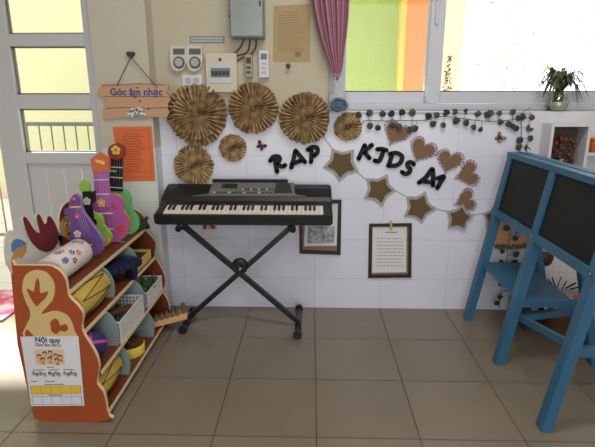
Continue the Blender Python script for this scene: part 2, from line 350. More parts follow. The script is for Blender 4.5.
# name strip
t = wall_thing('label_strip', 207, 43, label='narrow grey printed strip stuck above the two wall timers', cat='sign')
o = px([(190, 36.5), (224.5, 36.5), (224.5, 43), (190, 43)], WY)
MB(wallM(WY)).prism(o, 0, .003).build('backing', mat('slate_plastic', (112, 114, 124), .5), t)
MB(wallM(WY-.003)).prism(px([(191.3, 37.6), (223.2, 37.6), (223.2, 41.9), (191.3, 41.9)], WY), 0, .001).build('paper', mat('pale_grey_paper', (190, 192, 198), .6), t)
b = MB(wallM(WY-.0041))
xx = 193.
while xx < 221.5:
    ww = random.uniform(.8, 2.0); b.prism(px([(xx, 38.9), (xx+ww, 38.9), (xx+ww, 40.7), (xx, 40.7)], WY), 0, .0004); xx += ww+.6
b.build('print', m_ink, t)
# socket plate
t = wall_thing('power_socket', 193, 86, label='white double power socket plate under the wall timers', cat='socket')
MB(wallM(WY)).prism(px([(182.5, 75), (202.5, 75), (202.5, 87), (182.5, 87)], WY), 0, .008).build('plate', m_white, t)
for cx in (188.5, 196.5):
    MB(wallM(WY-.008)).disc(px([(cx, 80.5)], WY)[0], .017, 0, .002).build('outlet', mat('outlet_grey', (178, 182, 188), .4), t)
# remotes in holders
def remote(x0, x1, y0, y1, m, lab, nb, scr):
    t = wall_thing('remote_control', (x0+x1)/2, y1, label=lab, cat='remote', group='remote controls on the wall')
    o = px([(x0, y0), (x1, y0), (x1, y1), (x0, y1)], WY-.015); MB().box((o[0].x, WY-.03, o[2].y), (o[1].x, WY-.004, o[0].y), bevel=.006).build('body', m, t)
    w_ = x1-x0
    MB(wallM(WY-.03)).prism(px([(x0+w_*.2, y0+3), (x1-w_*.2, y0+3), (x1-w_*.2, y0+9), (x0+w_*.2, y0+9)], WY-.03), 0, .001).build('screen', scr, t)
    for k in range(nb):
        yy = y0+12+k*(y1-y0-14)/nb
        MB(wallM(WY-.03)).prism(px([(x0+w_*.25, yy), (x1-w_*.25, yy), (x1-w_*.25, yy+2.2), (x0+w_*.25, yy+2.2)], WY-.03), 0, .002).build('button', MATS['outlet_grey'] if nb == 3 else m_dark, t)
remote(244.5, 252.5, 54.5, 78, mat('taupe_plastic', (160, 150, 128), .5), 'small taupe remote control beside the breaker panel', 2, m_dark)
remote(258.5, 269, 50.5, 78, mat('remote_white', (212, 214, 218), .4), 'white remote control with a grey screen, right of the taupe one', 3, mat('grey_screen', (96, 102, 108), .3))
# yellow notice
def sheet(name, quad, m, lab, cat, Y, lines=0, ink=None, inset=.14, th=.002, short=None):
    c = P((quad[2][0]+quad[3][0])/2, (quad[2][1]+quad[3][1])/2, Y=Y); t = thing(name, (c.x, Y, c.z), label=lab, cat=cat)
    MB(wallM(Y)).prism(px(quad, Y), 0, th).build('paper', m, t)
    if lines:
        b = MB(wallM(Y-th)); uv = lambda u, v: (quad[0][0]*(1-u)*(1-v)+quad[1][0]*u*(1-v)+quad[2][0]*u*v+quad[3][0]*(1-u)*v, quad[0][1]*(1-u)*(1-v)+quad[1][1]*u*(1-v)+quad[2][1]*u*v+quad[3][1]*(1-u)*v)
        for k in range(lines):
            v = .12+.74*k/lines; u0, u1 = inset, random.uniform(.6, 1-inset)
            if k == 0: u0, u1 = .28, .72
            b.prism(px([uv(u0, v), uv(u1, v), uv(u1, v+.3/lines), uv(u0, v+.3/lines)], Y), 0, .0004)
        b.build('print', ink, t)
    return t
t = sheet('notice_sheet', [(273.5, 6), (310.5, 4), (310, 62), (273, 61.5)], mat('yellowed_paper', (178, 157, 116), .8, c2=(170, 148, 108), scale=6), 'yellowed printed notice sheet on the wall beside the mauve curtain', 'notice', WY, 16, mat('faint_brown_ink', (154, 134, 98), .8))
MB(wallM(WY-.0025)).prism(px([(295, 52), (301, 52), (301, 57), (295, 57)], WY), 0, .0004).build('stamp', mat('faint_stamp', (150, 116, 88), .8), t)
b = MB(); q = P(288.5, 66, Y=WY); b.tube([(q.x, WY, q.z), (q.x, WY-.025, q.z)], .008, 8); b.ball((q.x, WY-.028, q.z), .013); b.build('wall_hook', mat('bronze_metal', (88, 80, 72), .4, .5), label='small dark wall hook below the yellowed notice', cat='hook')
# orange notice on the pillar
t = sheet('notice_sheet', [(112.5, 127), (151.5, 126.5), (155.5, 181), (121, 181.5)], mat('orange_paper', (222, 112, 66), .8), 'bright orange printed sheet stuck on the white pillar', 'notice', PY, 16, mat('dark_orange_ink', (190, 90, 52), .8), .2)
b = MB(wallM(PY-.0025))
for q0, q1 in (((117, 131), (148.5, 130.5)), ((148.5, 130.5), (152, 177)), ((152, 177), (123, 177)), ((123, 177), (117, 131))): b.ribbon(px([q0, q1], PY), .0025, 0, .0003)
b.build('border_line', MATS['dark_orange_ink'], t)
# framed sheets low on the wall
def framed(quad, inner, lab):
    c = P(sum(q[0] for q in quad)/4, max(q[1] for q in quad), Y=WY); t = thing('wall_frame', (c.x, WY, c.z), label=lab, cat='frame', group='black framed sheets on the tiled wall')
    fr = MB(wallM(WY)); o = px(quad, WY); i = px(inner, WY)
    for k in range(4): fr.prism([o[k], o[(k+1)%4], i[(k+1)%4], i[k]], 0, .012)
    fr.build('frame', mat('black_frame', (34, 31, 33), .5), t); MB(wallM(WY)).prism(px(quad, WY), .0, .003).build('backing', mat('brown_card', (136, 118, 98), .8), t)
    return t
t = framed([(299, 199.5), (341.5, 199.5), (340.5, 254.5), (299.5, 253)], [(302, 203), (338, 203), (337, 251), (302.5, 249.5)], 'black framed sheet with a grey picture, partly behind the keyboard')
MB(wallM(WY-.003)).prism(px([(306, 203), (338, 203), (336.5, 245.5), (304, 246)], WY), 0, .001).build('paper', m_paper, t)
ph = MB(wallM(WY-.0045)).prism(px([(308, 226), (334.5, 226), (334, 243), (307, 243)], WY), 0, .0005).build('picture', mat('grey_print', (118, 122, 132), .7, c2=(190, 194, 202), scale=38, mix=.25), t)
t = framed([(369, 223.5), (411.5, 223), (411, 277), (368, 277.5)], [(372, 226.5), (408.5, 226), (408, 274), (371.2, 274.5)], 'black framed handwritten sheet hung with a yellow peg, right of the keyboard')
MB(wallM(WY-.003)).prism(px([(372.5, 226.5), (406.5, 226), (406, 272), (372, 272.5)], WY), 0, .001).build('paper', m_paper, t)
b = MB(wallM(WY-.0045))
for r_ in range(9):
    yy = 238+r_*3.4; xx = 377.
    while xx < 402:
        ww = random.uniform(.8, 3); b.prism(px([(xx, yy), (xx+ww, yy), (xx+ww, yy+.8), (xx, yy+.8)], WY), 0, .0003); xx += ww+1.1
b.prism(px([(385, 231.6), (397, 231.6), (397, 232.6), (385, 232.6)], WY), 0, .0003); b.build('handwriting', mat('blue_grey_ink', (140, 145, 165), .8), t)
b = MB(); q0, q1 = P(391, 230, Y=WY-.014), P(391, 221, Y=WY-.014); b.beam(q0, q1, .012, .01, (1, 0, 0)); b.build('peg', mat('yellow_peg', (196, 172, 70), .5), t)
q = [(202, 219), (216.5, 219), (216.5, 229.3), (202, 229.3)]
t = sheet('picture_card', q, mat('beige_card', (196, 180, 160), .8), 'small beige card with red shapes, mostly hidden behind the keyboard', 'card', WY)
MB(wallM(WY-.0025)).prism(px([(204, 222), (207, 222), (206, 229), (203.5, 229)], WY), 0, .0005).prism(px([(209, 222), (214, 222), (215, 229), (211, 228)], WY), 0, .0005).build('print', mat('dull_red', (150, 50, 44), .7), t)
# hanging plank sign on the pillar
t = wall_thing('hanging_sign', 134, 118, PY, label='wooden plank sign with blue lettering hung by cord on the pillar', cat='sign')
m_plank = mat('tan_sign_wood', (200, 160, 128), .6, c2=(190, 150, 116), scale=14, stretch=(.3, 1, 2))
m_pedge = mat('burnt_edge', (96, 64, 42), .7)
SY = PY-.003
pl1 = [(99, 90), (101, 86.5), (107, 83.5), (125, 84.5), (140, 83.2), (158, 84.6), (169.5, 84.5), (168, 88), (170, 90), (166.5, 92.5), (170, 96.5), (150, 96), (130, 96.8), (105, 96), (98, 93)]
pl2 = [(105.5, 96.5), (130, 97), (150, 96.4), (169, 97), (171, 100), (168, 104), (168.5, 107), (150, 108), (130, 107.4), (107, 108), (106, 104), (108, 102), (104.5, 98)]
pl3 = [(107, 108.3), (130, 107.8), (150, 108.4), (168, 107.6), (168, 116.5), (150, 116.8), (138, 118.4), (125, 117), (109, 118.8), (103.5, 115), (105, 111)]
for pl in (pl1, pl2, pl3): MB(wallM(SY)).prism(smooth(px(pl, SY), 2, True), 0, .012, 0, 1).build('plank', [m_plank, m_pedge], t)
MB(wallM(SY-.0125)).ribbon(px([(105, 96.3), (120, 96.6), (135, 96.2), (150, 96.5), (168, 96.8)], SY), .003, 0, .0004).ribbon(px([(107, 108.2), (130, 107.6), (150, 108.2), (166, 107.7)], SY), .003, 0, .0004).ribbon(px([(103, 85.8), (125, 84.8), (140, 83.8), (167, 85.2)], SY), .0025, 0, .0004).build('burnt_line', m_pedge, t)
c = px([(136.2, 92.2)], SY-.013)[0]
text('lettering', 'Góc âm nhạc', wallM(SY-.0128, 0, c), .052, mat('violet_blue_ink', (62, 62, 148), .5), t, bold=.0012)
mo = MB(wallM(SY-.0125)); mc = px([(137, 111)], SY)[0]
for k in range(9):
    a = math.pi*(.05+.9*k/8); mo.disc((mc[0]+.045*math.cos(a), mc[1]-.012+.026*math.sin(a)), .0085, 0, .0006, 8)
mo.disc((mc[0], mc[1]-.018), .048, 0, .0005, ry=.016); mo.build('flower_motif', mat('motif_white', (214, 220, 222), .6, c2=(108, 140, 128), scale=55, mix=.1), t)
mo = MB(wallM(SY-.0131))
for dx, dy, r_ in ((-.02, .0, .007), (.005, .008, .008), (.022, -.002, .006), (-.005, -.012, .006)): mo.disc((mc[0]+dx, mc[1]+dy), r_, 0, .0005, 8)
mo.build('motif_notes', mat('motif_red', (170, 60, 70), .6, c2=(60, 70, 140), scale=60, mix=.1), t)
for kx, ky in ((138.5, 87.8), (136, 97.6), (141, 101), (149, 109)): MB(wallM(SY-.0126)).disc(px([(kx, ky)], SY)[0], .007, 0, .0005, 10, ry=.004).build('knot', m_pedge, t)
hk = px([(131.5, 55.5)], PY)[0]
cords = MB()
for q in ((117, 86), (157, 87)):
    e = P(q[0], q[1], Y=SY-.013); cords.tube([(hk[0], PY-.016, hk[1]-.008), (e.x, SY-.016, e.z)], .0028, 6)
cords.build('cord', mat('grey_cord', (112, 104, 94), .8), t)
def heart_pts(s=1.0, n=40):
    out = []
    for k in range(n):
        a = 2*math.pi*k/n; x = 16*math.sin(a)**3; y = 13*math.cos(a)-5*math.cos(2*a)-2*math.cos(3*a)-math.cos(4*a); out.append(Vector((x*s/16, (y+2.5)*s/16)))
    return out
MB(wallM(PY, 0, hk)).prism(heart_pts(.021), 0, .018).build('wall_hook', mat('dark_heart', (56, 50, 46), .5), label='dark heart shaped hook on the pillar holding the plank sign', cat='hook')
# ---------------------------------------------------------------- pleated paper rosettes
m_fan = mat('kraft_paper', (212, 184, 140), .85, c2=(126, 100, 66), scale=30, detail=6, mix=.3)
m_fan2 = mat('kraft_paper_hub', (122, 92, 58), .85)
def rosette(cx, cy, rp, lab, layers=1):
    q = P(cx, cy, Y=WY-.02); t = thing('paper_rosette', (q.x, WY, q.z), label=lab, cat='paper rosette', group='pleated paper rosettes on the wall')
    for L in range(layers):
        R = rp*2.68/F*(1-.2*L); n = int(34*(R/.14)**.45)*2; b = MB(wallM(WY-.004-.014*L, random.random(), (q.x, q.z)))
        c = b._v((0, 0, .012)); rin = []; rout = []; wob = random.uniform(0, 6)
        for k in range(n):
            a = 2*math.pi*k/n + random.uniform(-.012, .012); z = (.044 if rp > 22 else .026) if k % 2 else .002; rr = R*(1.01+.02*math.sin(3*a+wob)+random.uniform(-.045, .045))
            rin.append(b._v((R*.12*math.cos(a), R*.12*math.sin(a), .016 if k % 2 else .008))); rout.append(b._v((rr*math.cos(a), rr*math.sin(a), z*(1 if R > .1 else .8))))
        for k in range(n):
            b._f([c, rin[k], rin[(k+1)%n]]); b._f([rin[k], rout[k], rout[(k+1)%n], rin[(k+1)%n]])
        b.build('pleats', m_fan, t)
    MB(wallM(WY-.014-.014*(layers-1), 0, (q.x, q.z))).disc((0, 0), rp*2.68/F*.07, 0, .005, 12).build('hub', m_fan2, t)
rosette(197, 115, 31, 'largest kraft paper rosette, double layered, right of the plank sign', 2)
rosette(253.5, 108.5, 25.5, 'kraft paper rosette just below the breaker panel and remotes')
rosette(304.5, 118.5, 26, 'kraft paper rosette above the letters R A P, below the curtain')
rosette(348, 127, 14.5, 'small kraft paper rosette under the window corner where the ivy starts')
rosette(232.5, 148, 14.3, 'smallest kraft paper rosette, directly above the keyboard music panel')
rosette(193.5, 165.5, 21, 'medium kraft paper rosette touching the keyboard top, under the largest one')
# ---------------------------------------------------------------- stars, hearts, strings, letters, butterflies
m_glit = mat('silver_glitter', (176, 176, 178), .5, c2=(140, 142, 146), scale=220, mix=.2)
def star(pts, lab, back=0):
    o = px(pts, WY); c = sum(o, Vector((0, 0)))/5
    t = thing('paper_star', (c.x, WY, c.y), label=lab, cat='star', group='kraft stars on the string')
    def outl(s):
        r = []
        for k in range(5):
            r.append(c+(o[k]-c)*s); mid = (o[k]+o[(k+1)%5])/2-c; r.append(c+mid*.80*s)
        return r
    MB(wallM(WY-.003-back)).prism(outl(1.02), 0, .004).build('glitter_border', m_glit, t)
    MB(wallM(WY-.007-back)).prism(outl(.77), 0, .003).build('kraft_face', m_kraft, t)
star([(332, 148.7), (353.8, 149.5), (358.5, 171.2), (339.5, 181.7), (323, 167.2)], 'kraft star with silver border between the letters RAP and KIDS')
star([(387.4, 174.2), (395.5, 190.5), (382, 206.4), (364.3, 198.4), (366.7, 178.3)], 'kraft star with silver border below the letters K and I')
star([(425.4, 191.4), (435.7, 209.5), (422, 223), (404, 216.4), (406.6, 196.6)], 'kraft star with silver border below the letter A and numeral 1')
star([(462.4, 203.5), (472.7, 215.4), (464.5, 229.3), (447.3, 227.5), (446.5, 210.7)], 'kraft star overlapping the lowest heart', .009)
star([(496.7, 202.5), (507, 215.4), (501, 230), (485.7, 227.5), (482.5, 213.8)], 'kraft star partly hidden behind the blue easel')
b = MB()
b.tube(smooth([P(u, v, Y=WY-.0022) for u, v in ((318, 128), (326, 140), (333, 149), (344, 161), (356, 171), (367, 180), (380, 186), (394, 190), (407, 197), (419, 203), (432, 206), (440, 210), (447, 211), (459, 214), (471, 215), (478, 214), (484, 213.5), (496, 214))], 3), .002, 5)
b.build('star_string', mat('grey_string', (150, 148, 146), .8), label='thin grey string joining the kraft stars along the wall', cat='string')
m_lace = mat('lilac_white_stitching', (128, 92, 124), .8, c2=(206, 196, 206), scale=120, mix=.12)
def heart(cx, cy, deg, s, lab, back=0):
    q = P(cx, cy, Y=WY); t = thing('paper_heart', (q.x, WY, q.z), label=lab, cat='heart', group='kraft hearts with stitched edges')
    M = wallM(WY-.002-back, math.radians(deg), (q.x, q.z))
    hp = heart_pts(s, 56); ed = [p*(1.13+.055*math.sin(k*math.pi)) if k % 2 else p*1.07 for k, p in enumerate(hp)]
    MB(M).prism(ed, 0, .004).build('stitched_border', m_lace, t)
    MB(M @ Matrix.Translation((0, 0, .004))).prism([p*.9 for p in hp], 0, .003).build('kraft_face', mat('brown_heart_card', (134, 104, 78), .8, c2=(122, 94, 68), scale=60), t)
    b = MB(M @ Matrix.Translation((0, 0, .004)))
    for k in range(0, 56, 2): p = hp[k]; b.prism([p*.86+Vector((-p.y, p.x)).normalized()*.0018, p*.86-Vector((-p.y, p.x)).normalized()*.0018, p*1.04-Vector((-p.y, p.x)).normalized()*.0018, p*1.04+Vector((-p.y, p.x)).normalized()*.0018], 0, .004)
    b.build('stitch', mat('pale_lilac_thread', (205, 192, 206), .8), t)
heart(395, 134.5, -25, .074, 'topmost kraft heart with lilac stitched edge, under the ivy leaves')
heart(421, 151.5, -27, .076, 'kraft heart with lilac stitching above the letter S')
heart(448.5, 162.5, -14, .074, 'kraft heart with lilac stitching, third from the ivy, upper right of numeral 1')
heart(466, 174.5, -72, .073, 'kraft heart lying on its side, second from the bottom of the chain')
heart(464, 201, -70, .066, 'lowest kraft heart with lilac stitching, tucked behind a star')
W_ = 4.5*2.75/F
def letter(name, strokes, lab, w=1.0):
    a = [P(u, v, Y=WY) for st in strokes for u, v in st]; c = a[0]
    b = MB(wallM(WY-.001))
    for k, st in enumerate(strokes): b.ribbon(px(st, WY), W_*w, 0, .012+.0003*k)
    b.build(name, mat('black_foam', (15, 15, 16), .75), label=lab, cat='letter', group='black foam letters on the wall')
letter('letter_r', [[(274.9, 157.6), (275.5, 163), (277.2, 171.5)], [(270.3, 160.6), (273.3, 156.8), (278.4, 156.4), (279.9, 159.5), (276, 163.4)], [(277, 163), (281.6, 166.3), (285.2, 165)]], 'black slanting letter R, first letter of the word RAP')
letter('letter_a', [[(291.4, 167.2), (293.4, 159.7), (295.2, 151.4)], [(295.6, 150.6), (300.6, 156.4), (305, 161.8)], [(291.8, 164), (301.5, 160.2)]], 'black letter A in the middle of the word RAP')
letter('letter_p', [[(311.4, 148.7), (311.5, 155), (311, 161.8)], [(307.8, 149.7), (312.4, 147), (317.2, 148), (317.3, 152.4), (313.5, 155.8)]], 'black letter P at the end of the word RAP')
letter('letter_k', [[(364.6, 145.2), (361.5, 152), (358.6, 158.4)], [(371.7, 144.9), (363.5, 152)], [(363.5, 151.6), (366, 154), (369.3, 157.9)]], 'black letter K at the start of the word KIDS')
letter('letter_i', [[(377.3, 149.2), (382, 149), (386.2, 150.2)], [(383.4, 149.6), (381.5, 156), (378.5, 161), (374.6, 160.4)]], 'black letter I with a curled foot, between K and D')
letter('letter_d', [[(392.2, 153.6), (390.5, 159), (388.6, 165)], [(389.8, 153.8), (396.5, 152.9), (401.6, 156), (400.8, 161.5), (395.8, 165.3), (388, 165.4)]], 'black letter D in the word KIDS')
letter('letter_s', [[(413.4, 164), (411, 162), (407.6, 163), (407.6, 166.2), (410, 169), (408.2, 172.8), (404.5, 173.6), (401.8, 171.8)]], 'black letter S at the end of the word KIDS')
letter('letter_a', [[(418.8, 182.4), (425.6, 177), (431.2, 169.2)], [(432.2, 169), (433, 177), (432.6, 185.2)], [(423.6, 181.2), (433, 182.4)]], 'black letter A standing next to the numeral 1')
letter('numeral_one', [[(437.4, 178.2), (443.6, 176.3), (440.8, 181), (437, 187.6)]], 'black numeral 1 at the lower end of the lettering')
def butterfly(cx, cy, deg, m, m2, lab):
    q = P(cx, cy, Y=WY); t = thing('paper_butterfly', (q.x, WY, q.z), label=lab, cat='butterfly'); M = wallM(WY-.004, math.radians(deg), (q.x, q.z))
    up = smooth([(0, .002), (.012, .022), (.028, .026), (.031, .014), (.02, .002), (.004, -.001)], 3, True); lo = smooth([(.002, 0), (.016, -.001), (.023, -.011), (.016, -.021), (.006, -.015)], 3, True)
    for sx in (1, -1):
        R_ = Matrix.Rotation(sx*-.35, 4, 'Y')
        o = MB(M @ R_).prism([(sx*p[0], p[1]) for p in up], 0, .001).prism([(sx*p[0], p[1]) for p in lo], .0003, .0013).build('wing', m, t)
        MB(M @ R_).disc((sx*.019, .015), .006, .001, .0016, 10).disc((sx*.014, -.009), .005, .0013, .0018, 10).build('wing_spot', m2, o)
    MB(M).tube([(0, -.02, .002), (0, 0, .003), (0, .022, .002)], [.001, .003, .0015], 6).build('body', m_dark, t)
butterfly(261, 146, -35, mat('maroon_wing', (98, 42, 48), .7), mat('maroon_spot', (60, 28, 34), .7), 'small maroon butterfly left of the letter R')
butterfly(499, 138, -40, mat('brown_wing', (76, 56, 44), .7), mat('yellow_spot', (190, 160, 110), .7), 'small brown and yellow butterfly under the ivy near the easel')
# ---------------------------------------------------------------- ivy garland
iv = thing('ivy_garland', (.8, WY, 1.15), 'green ivy garland running under the window and down beside the white shelf', 'garland')
IY = WY-.012
st = MB()
main = [(362.5, 124), (366, 120.8), (385, 121), (400, 120.5), (425, 120.3), (440, 116.5), (455, 117.5), (473, 120), (492, 121.5), (510, 120), (522, 118)]
st.tube(smooth([P(u, v, Y=IY) for u, v in main], 4), .0022, 5)
vert = [(531, 108), (522, 114), (521.5, 135), (519, 160), (514, 200), (508, 250), (503, 280), (499, 308)]
iy = lambda v: IY-(.032 if v > 195 else .0)
st.tube(smooth([P(u, v, Y=iy(v)) for u, v in vert], 4), .0022, 5)
LV = [(358.4,115.2),(369.3,112.8),(382.4,114),(391.5,113.8),(401.8,112.6),(412.2,112.6),(428,116.3),(436.5,115),(446,113),(369.7,125.8),(377.7,127.8),(392,125.6),(398,126.4),(410,129.5),(414.7,128.3),(433,124),(443,125),(454.8,111.5),(466,111.5),(477.8,113.5),(489.6,112.6),(487.5,114.5),(498.8,113),(512.6,111.8),(456,120.7),(466,122.7),(473.6,127),(480.3,129.5),(500.5,122),(508,124),(512.5,126.5),(515.6,128.3),(518,118),(522.5,117),(530.8,117.4),(529.6,127.8),(529.6,138.2),(519.8,140.4),(527.7,147.4),(518,147),(526,157),(515,160),(524,170),(512,178),(521,186),(510,200),(518,212),(506,228),(515,238),(502,251),(516,254),(501,262),(514,262),(501,283.5),(500,297),(510,276),(497,303),(508,290)]
lm = MB(); m_ivy = mat('ivy_leaf', (60, 74, 52), .6, c2=(40, 52, 38), scale=18, mix=.3)
lo2 = [(0, -.5), (.28, -.42), (.5, -.12), (.42, .2), (.24, .36), (0, .55), (-.24, .36), (-.42, .2), (-.5, -.12), (-.28, -.42)]
mainw = smooth([P(u, v, Y=IY) for u, v in main], 6)+smooth([P(u, v, Y=iy(v)) for u, v in vert], 6)
for u, v in LV:
    q = P(u, v, Y=iy(v)); s_ = random.uniform(.032, .044); M = Matrix.Translation((q.x, q.y+.012-random.uniform(.014, .028), q.z)) @ WB @ Matrix.Rotation(random.uniform(0, 6.28), 4, 'Z') @ Matrix.Rotation(random.uniform(-.5, .5), 4, 'X')
    n0 = lm.bm; vs = [lm.bm.verts.new(M @ Vector((x*s_, y*s_, -abs(x)*s_*.35))) for x, y in lo2]; c1 = lm.bm.verts.new(M @ Vector((0, 0, .002)))
    for k in range(10): lm._f([c1, vs[k], vs[(k+1)%10]], 0, True)
    near = min(mainw, key=lambda w_: (w_-q).length); st.tube([near, Vector((q.x, q.y-.004, q.z))], .0013, 4)
st.build('stem', mat('ivy_stem', (98, 96, 76), .8), iv); lm.build('foliage', m_ivy, iv)
b = MB(); b.tube([P(356, 111.6, Y=WY-.006), P(440, 111.8, Y=WY-.006), P(528, 111.6, Y=WY-.006)], .0018, 5); b.build('tie_string', mat('dull_green_string', (150, 158, 130), .8), iv)
# ---------------------------------------------------------------- curtain, cloth bundle, spider plant
ct = thing('curtain', (.05, WY-.07, 1.36), 'mauve curtain gathered to a point at the left of the window', 'curtain')
rowsc = [(2.3, -.13, .34), (2.0, -.09, .28), (1.8, None, None)]
CYc = WY-.07; prof = [(0, 311, 350), (18, 314.5, 349), (36, 319, 347), (50, 323.5, 345), (62, 328.5, 343.5), (70, 331.5, 342), (75, 333, 340.5), (80, 333.5, 338.5)]
rws = []
for y_, xa, xb in [(-70, 300, 356), (-35, 305, 353)]+prof:
    A, B = P(xa, y_, Y=CYc), P(xb, y_, Y=CYc); rws.append((A.x, B.x, A.z))
b = MB(); NC = 72; grid = []
for (xa, xb, z) in rws:
    wv = max(.006, min(.028, (xb-xa)*.14))
    grid.append([b._v((xa+(xb-xa)*k/NC, CYc+wv*math.sin(k/NC*2*math.pi*7+.6*math.sin(k*.35))+.3*wv*math.sin(k*.9), z)) for k in range(NC+1)])
for r0, r1 in zip(grid, grid[1:]):
    for k in range(NC): b._f([r0[k], r0[k+1], r1[k+1], r1[k]], 0, True)
b.build('drape', mat('mauve_fabric', (188, 140, 156), .8, c2=(178, 130, 146), scale=120), ct)
b = MB(); b.tube(smooth([P(u, v, Y=CYc) for u, v in ((332, 73), (337, 75.5), (341, 73.5))], 4), .006, 8); b.build('tie_band', mat('mauve_band', (160, 130, 152), .8), ct)
b = MB(); b.tube(smooth([P(u, v, Y=CYc) for u, v in ((335.5, 76), (335, 82), (337, 88), (335.5, 95))], 4), .0045, 7).tube(smooth([P(u, v, Y=CYc) for u, v in ((337.5, 76), (339.5, 80), (336, 85), (334.5, 93))], 4), .0035, 7); b.build('cord', mat('white_cord', (205, 203, 200), .8), ct)
bu = P(337.5, 110, Y=CYc+.015); t = thing('cloth_bundle', bu, 'blue and white cloth bundle under the curtain at the window corner', 'cloth')
c = P(337.5, 102, Y=CYc+.01); b = MB(Matrix.Translation(c) @ Matrix.Scale(1.22, 4)); 
b.lathe([(.004, .052), (.02, .046), (.036, .02), (.046, -.01), (.045, -.03), (.03, -.04)], 18); 
for v in b.bm.verts: v.co.x += .008*math.sin(v.co.z*90+v.co.y*60); v.co.y = c.y+(v.co.y-c.y)*.75
b.build('white_fold', mat('offwhite_cloth', (178, 182, 190), .85, bump=.6, scale=60), t)
b = MB(Matrix.Translation(c+Vector((.004, -.038, -.014))) @ Matrix.Scale(1.25, 4))
for k, (ra, tz) in enumerate(((.03, .0), (.02, -.006), (.011, -.01))):
    b.tube([Vector((ra*math.cos(a*.3), -.012+.004*k-.004*math.sin(a*.3), tz+ra*.8*math.sin(a*.3))) for a in range(-3, 17)], .0075, 7)
b.build('denim_roll', mat('denim_blue', (66, 88, 116), .85, c2=(104, 124, 146), scale=40, mix=.3), t)
pt = P(556, 109.5, Y=WY+.02); base = Vector((pt.x, WY+.01, 1.2))
t = thing('spider_plant', base, 'spider plant growing in a round glass jar on the window ledge', 'plant')
jar = MB(Matrix.Translation(base)).lathe([(.036, .0), (.05, .006), (.055, .03), (.055, .05), (.046, .072), (.045, .098), (.05, .102)], 24, cap1=False).build('glass_jar', glass_mat('jar_glass', (.93, .96, .93, 1), .14), t)
MB(Matrix.Translation(base)).lathe([(.026, .004), (.043, .008), (.053, .03), (.054, .05)], 24).build('water', mat('green_tinted_water', (168, 173, 150), .12), t)
for k in range(54):
    a = random.uniform(0, 2*math.pi); L_ = random.uniform(.08, .17); d = Vector((math.cos(a), math.sin(a)*.6, 0)); up = random.uniform(.08, .15); b = MB(); rows_ = []; n = 7; drop = random.uniform(.03, .19)
    if d.y > 0: d.y *= .55; 
    for j in range(n+1):
        s_ = j/n; p = base+Vector((0, 0, .085))+d*L_*s_*1.0+Vector((0, 0, up*math.sin(min(1, s_*1.1)*math.pi*.62)*1.2-drop*s_**2.4)); w_ = .0125*(1-s_**2)+.002; sd = Vector((-d.y, d.x, 0)).normalized()
        rows_.append((b._v(p-sd*w_), b._v(p+Vector((0, 0, -.0025))), b._v(p+sd*w_)))
    for r0, r1 in zip(rows_, rows_[1:]):
        b._f([r0[0], r0[1], r1[1], r1[0]], 0, True); b._f([r0[1], r0[2], r1[2], r1[1]], 0, True)
    b.build('leaf', mat('spider_leaf_a', (62, 74, 46), .5) if k % 3 else mat('spider_leaf_b', (128, 132, 96), .5), t)
MB(Matrix.Translation(base)).tube([(0, 0, .03), (.004, 0, .08), (-.004, .0, .12)], [.02, .026, .012], 8).build('crown', MATS['spider_leaf_a'], t)
# ---------------------------------------------------------------- keyboard on its stand
KL = .945; kc = P(242.7, 219, Y=2.50); KX = kc.x
kb = P(242, 225, Y=2.505); tilt = math.radians(13)
KM = Matrix.Translation((KX, 2.505, kb.z)) @ Matrix.Rotation(tilt, 4, 'X')
t = thing('electronic_keyboard', (KX, 2.66, .60), 'black electronic piano keyboard resting on a black X stand', 'keyboard')
prof = [(0.0, .002), (.012, -.008), (.30, 0), (.325, .02), (.33, .075), (.315, .098), (.26, .096), (.185, .078), (.165, .062), (.16, .060), (.118, .058), (.116, .046), (.022, .046), (.018, .053), (.004, .05)]
b = MB(KM); rings = []
for x, sc, sh in ((-KL/2, .82, .0), (-KL/2+.006, .93, 0), (-KL/2+.02, 1, 0), (KL/2-.02, 1, 0), (KL/2-.006, .93, 0), (KL/2, .82, 0)):
    rings.append([b._v((x, .165+(y-.165)*(.97 if sc < .9 else 1)+0, .05+(z-.05)*sc)) for y, z in prof])
n = len(prof)
for r0, r1 in zip(rings, rings[1:]):
    for k in range(n): b._f([r0[k], r0[(k+1)%n], r1[(k+1)%n], r1[k]])
b._f(rings[0][::-1]); b._f(rings[-1])
body = b.build('body', m_black, t)
for sx in (-1, 1):   # raised end blocks either side of the keys
    MB(KM).box((sx*KL/2-sx*.012, .006, .03), (sx*(KL/2-.048), .165, .064), bevel=.006).build('end_block', m_black, t)
bed = MB(KM).box((-.43, .02, .044), (.43, .1155, .048)).build('key_bed', m_dark, t)
m_wk = mat('ivory_key', (226, 222, 206), .35); m_bk = mat('black_key', (14, 14, 15), .35)
kx0, kx1 = -.424, .424; kw = (kx1-kx0)/36
me_w = me_b = None; blacks = [0, 1, 3, 4, 5]
for i in range(36):
    c = Vector((kx0+kw*(i+.5), 0, 0)); b = MB(KM @ Matrix.Translation(c))
    b.box((-kw/2+.0008, .020, .048), (kw/2-.0008, .115, .060), bevel=.0012); b.build('white_key', m_wk, bed)
    if i % 7 in blacks and i < 35:
        b = MB(KM @ Matrix.Translation(c+Vector((kw/2, 0, 0)))); b.box((-.0065, .055, .056), (.0065, .115, .070), bevel=.0015); b.build('black_key', m_bk, bed)
m_pan = mat('silver_grey_panel', (118, 118, 116), .4, .2)
def top(x, y): # height of the sloping rear deck
    return .062+(y-.165)*.8 if y < .185 else .078+(y-.185)*.24
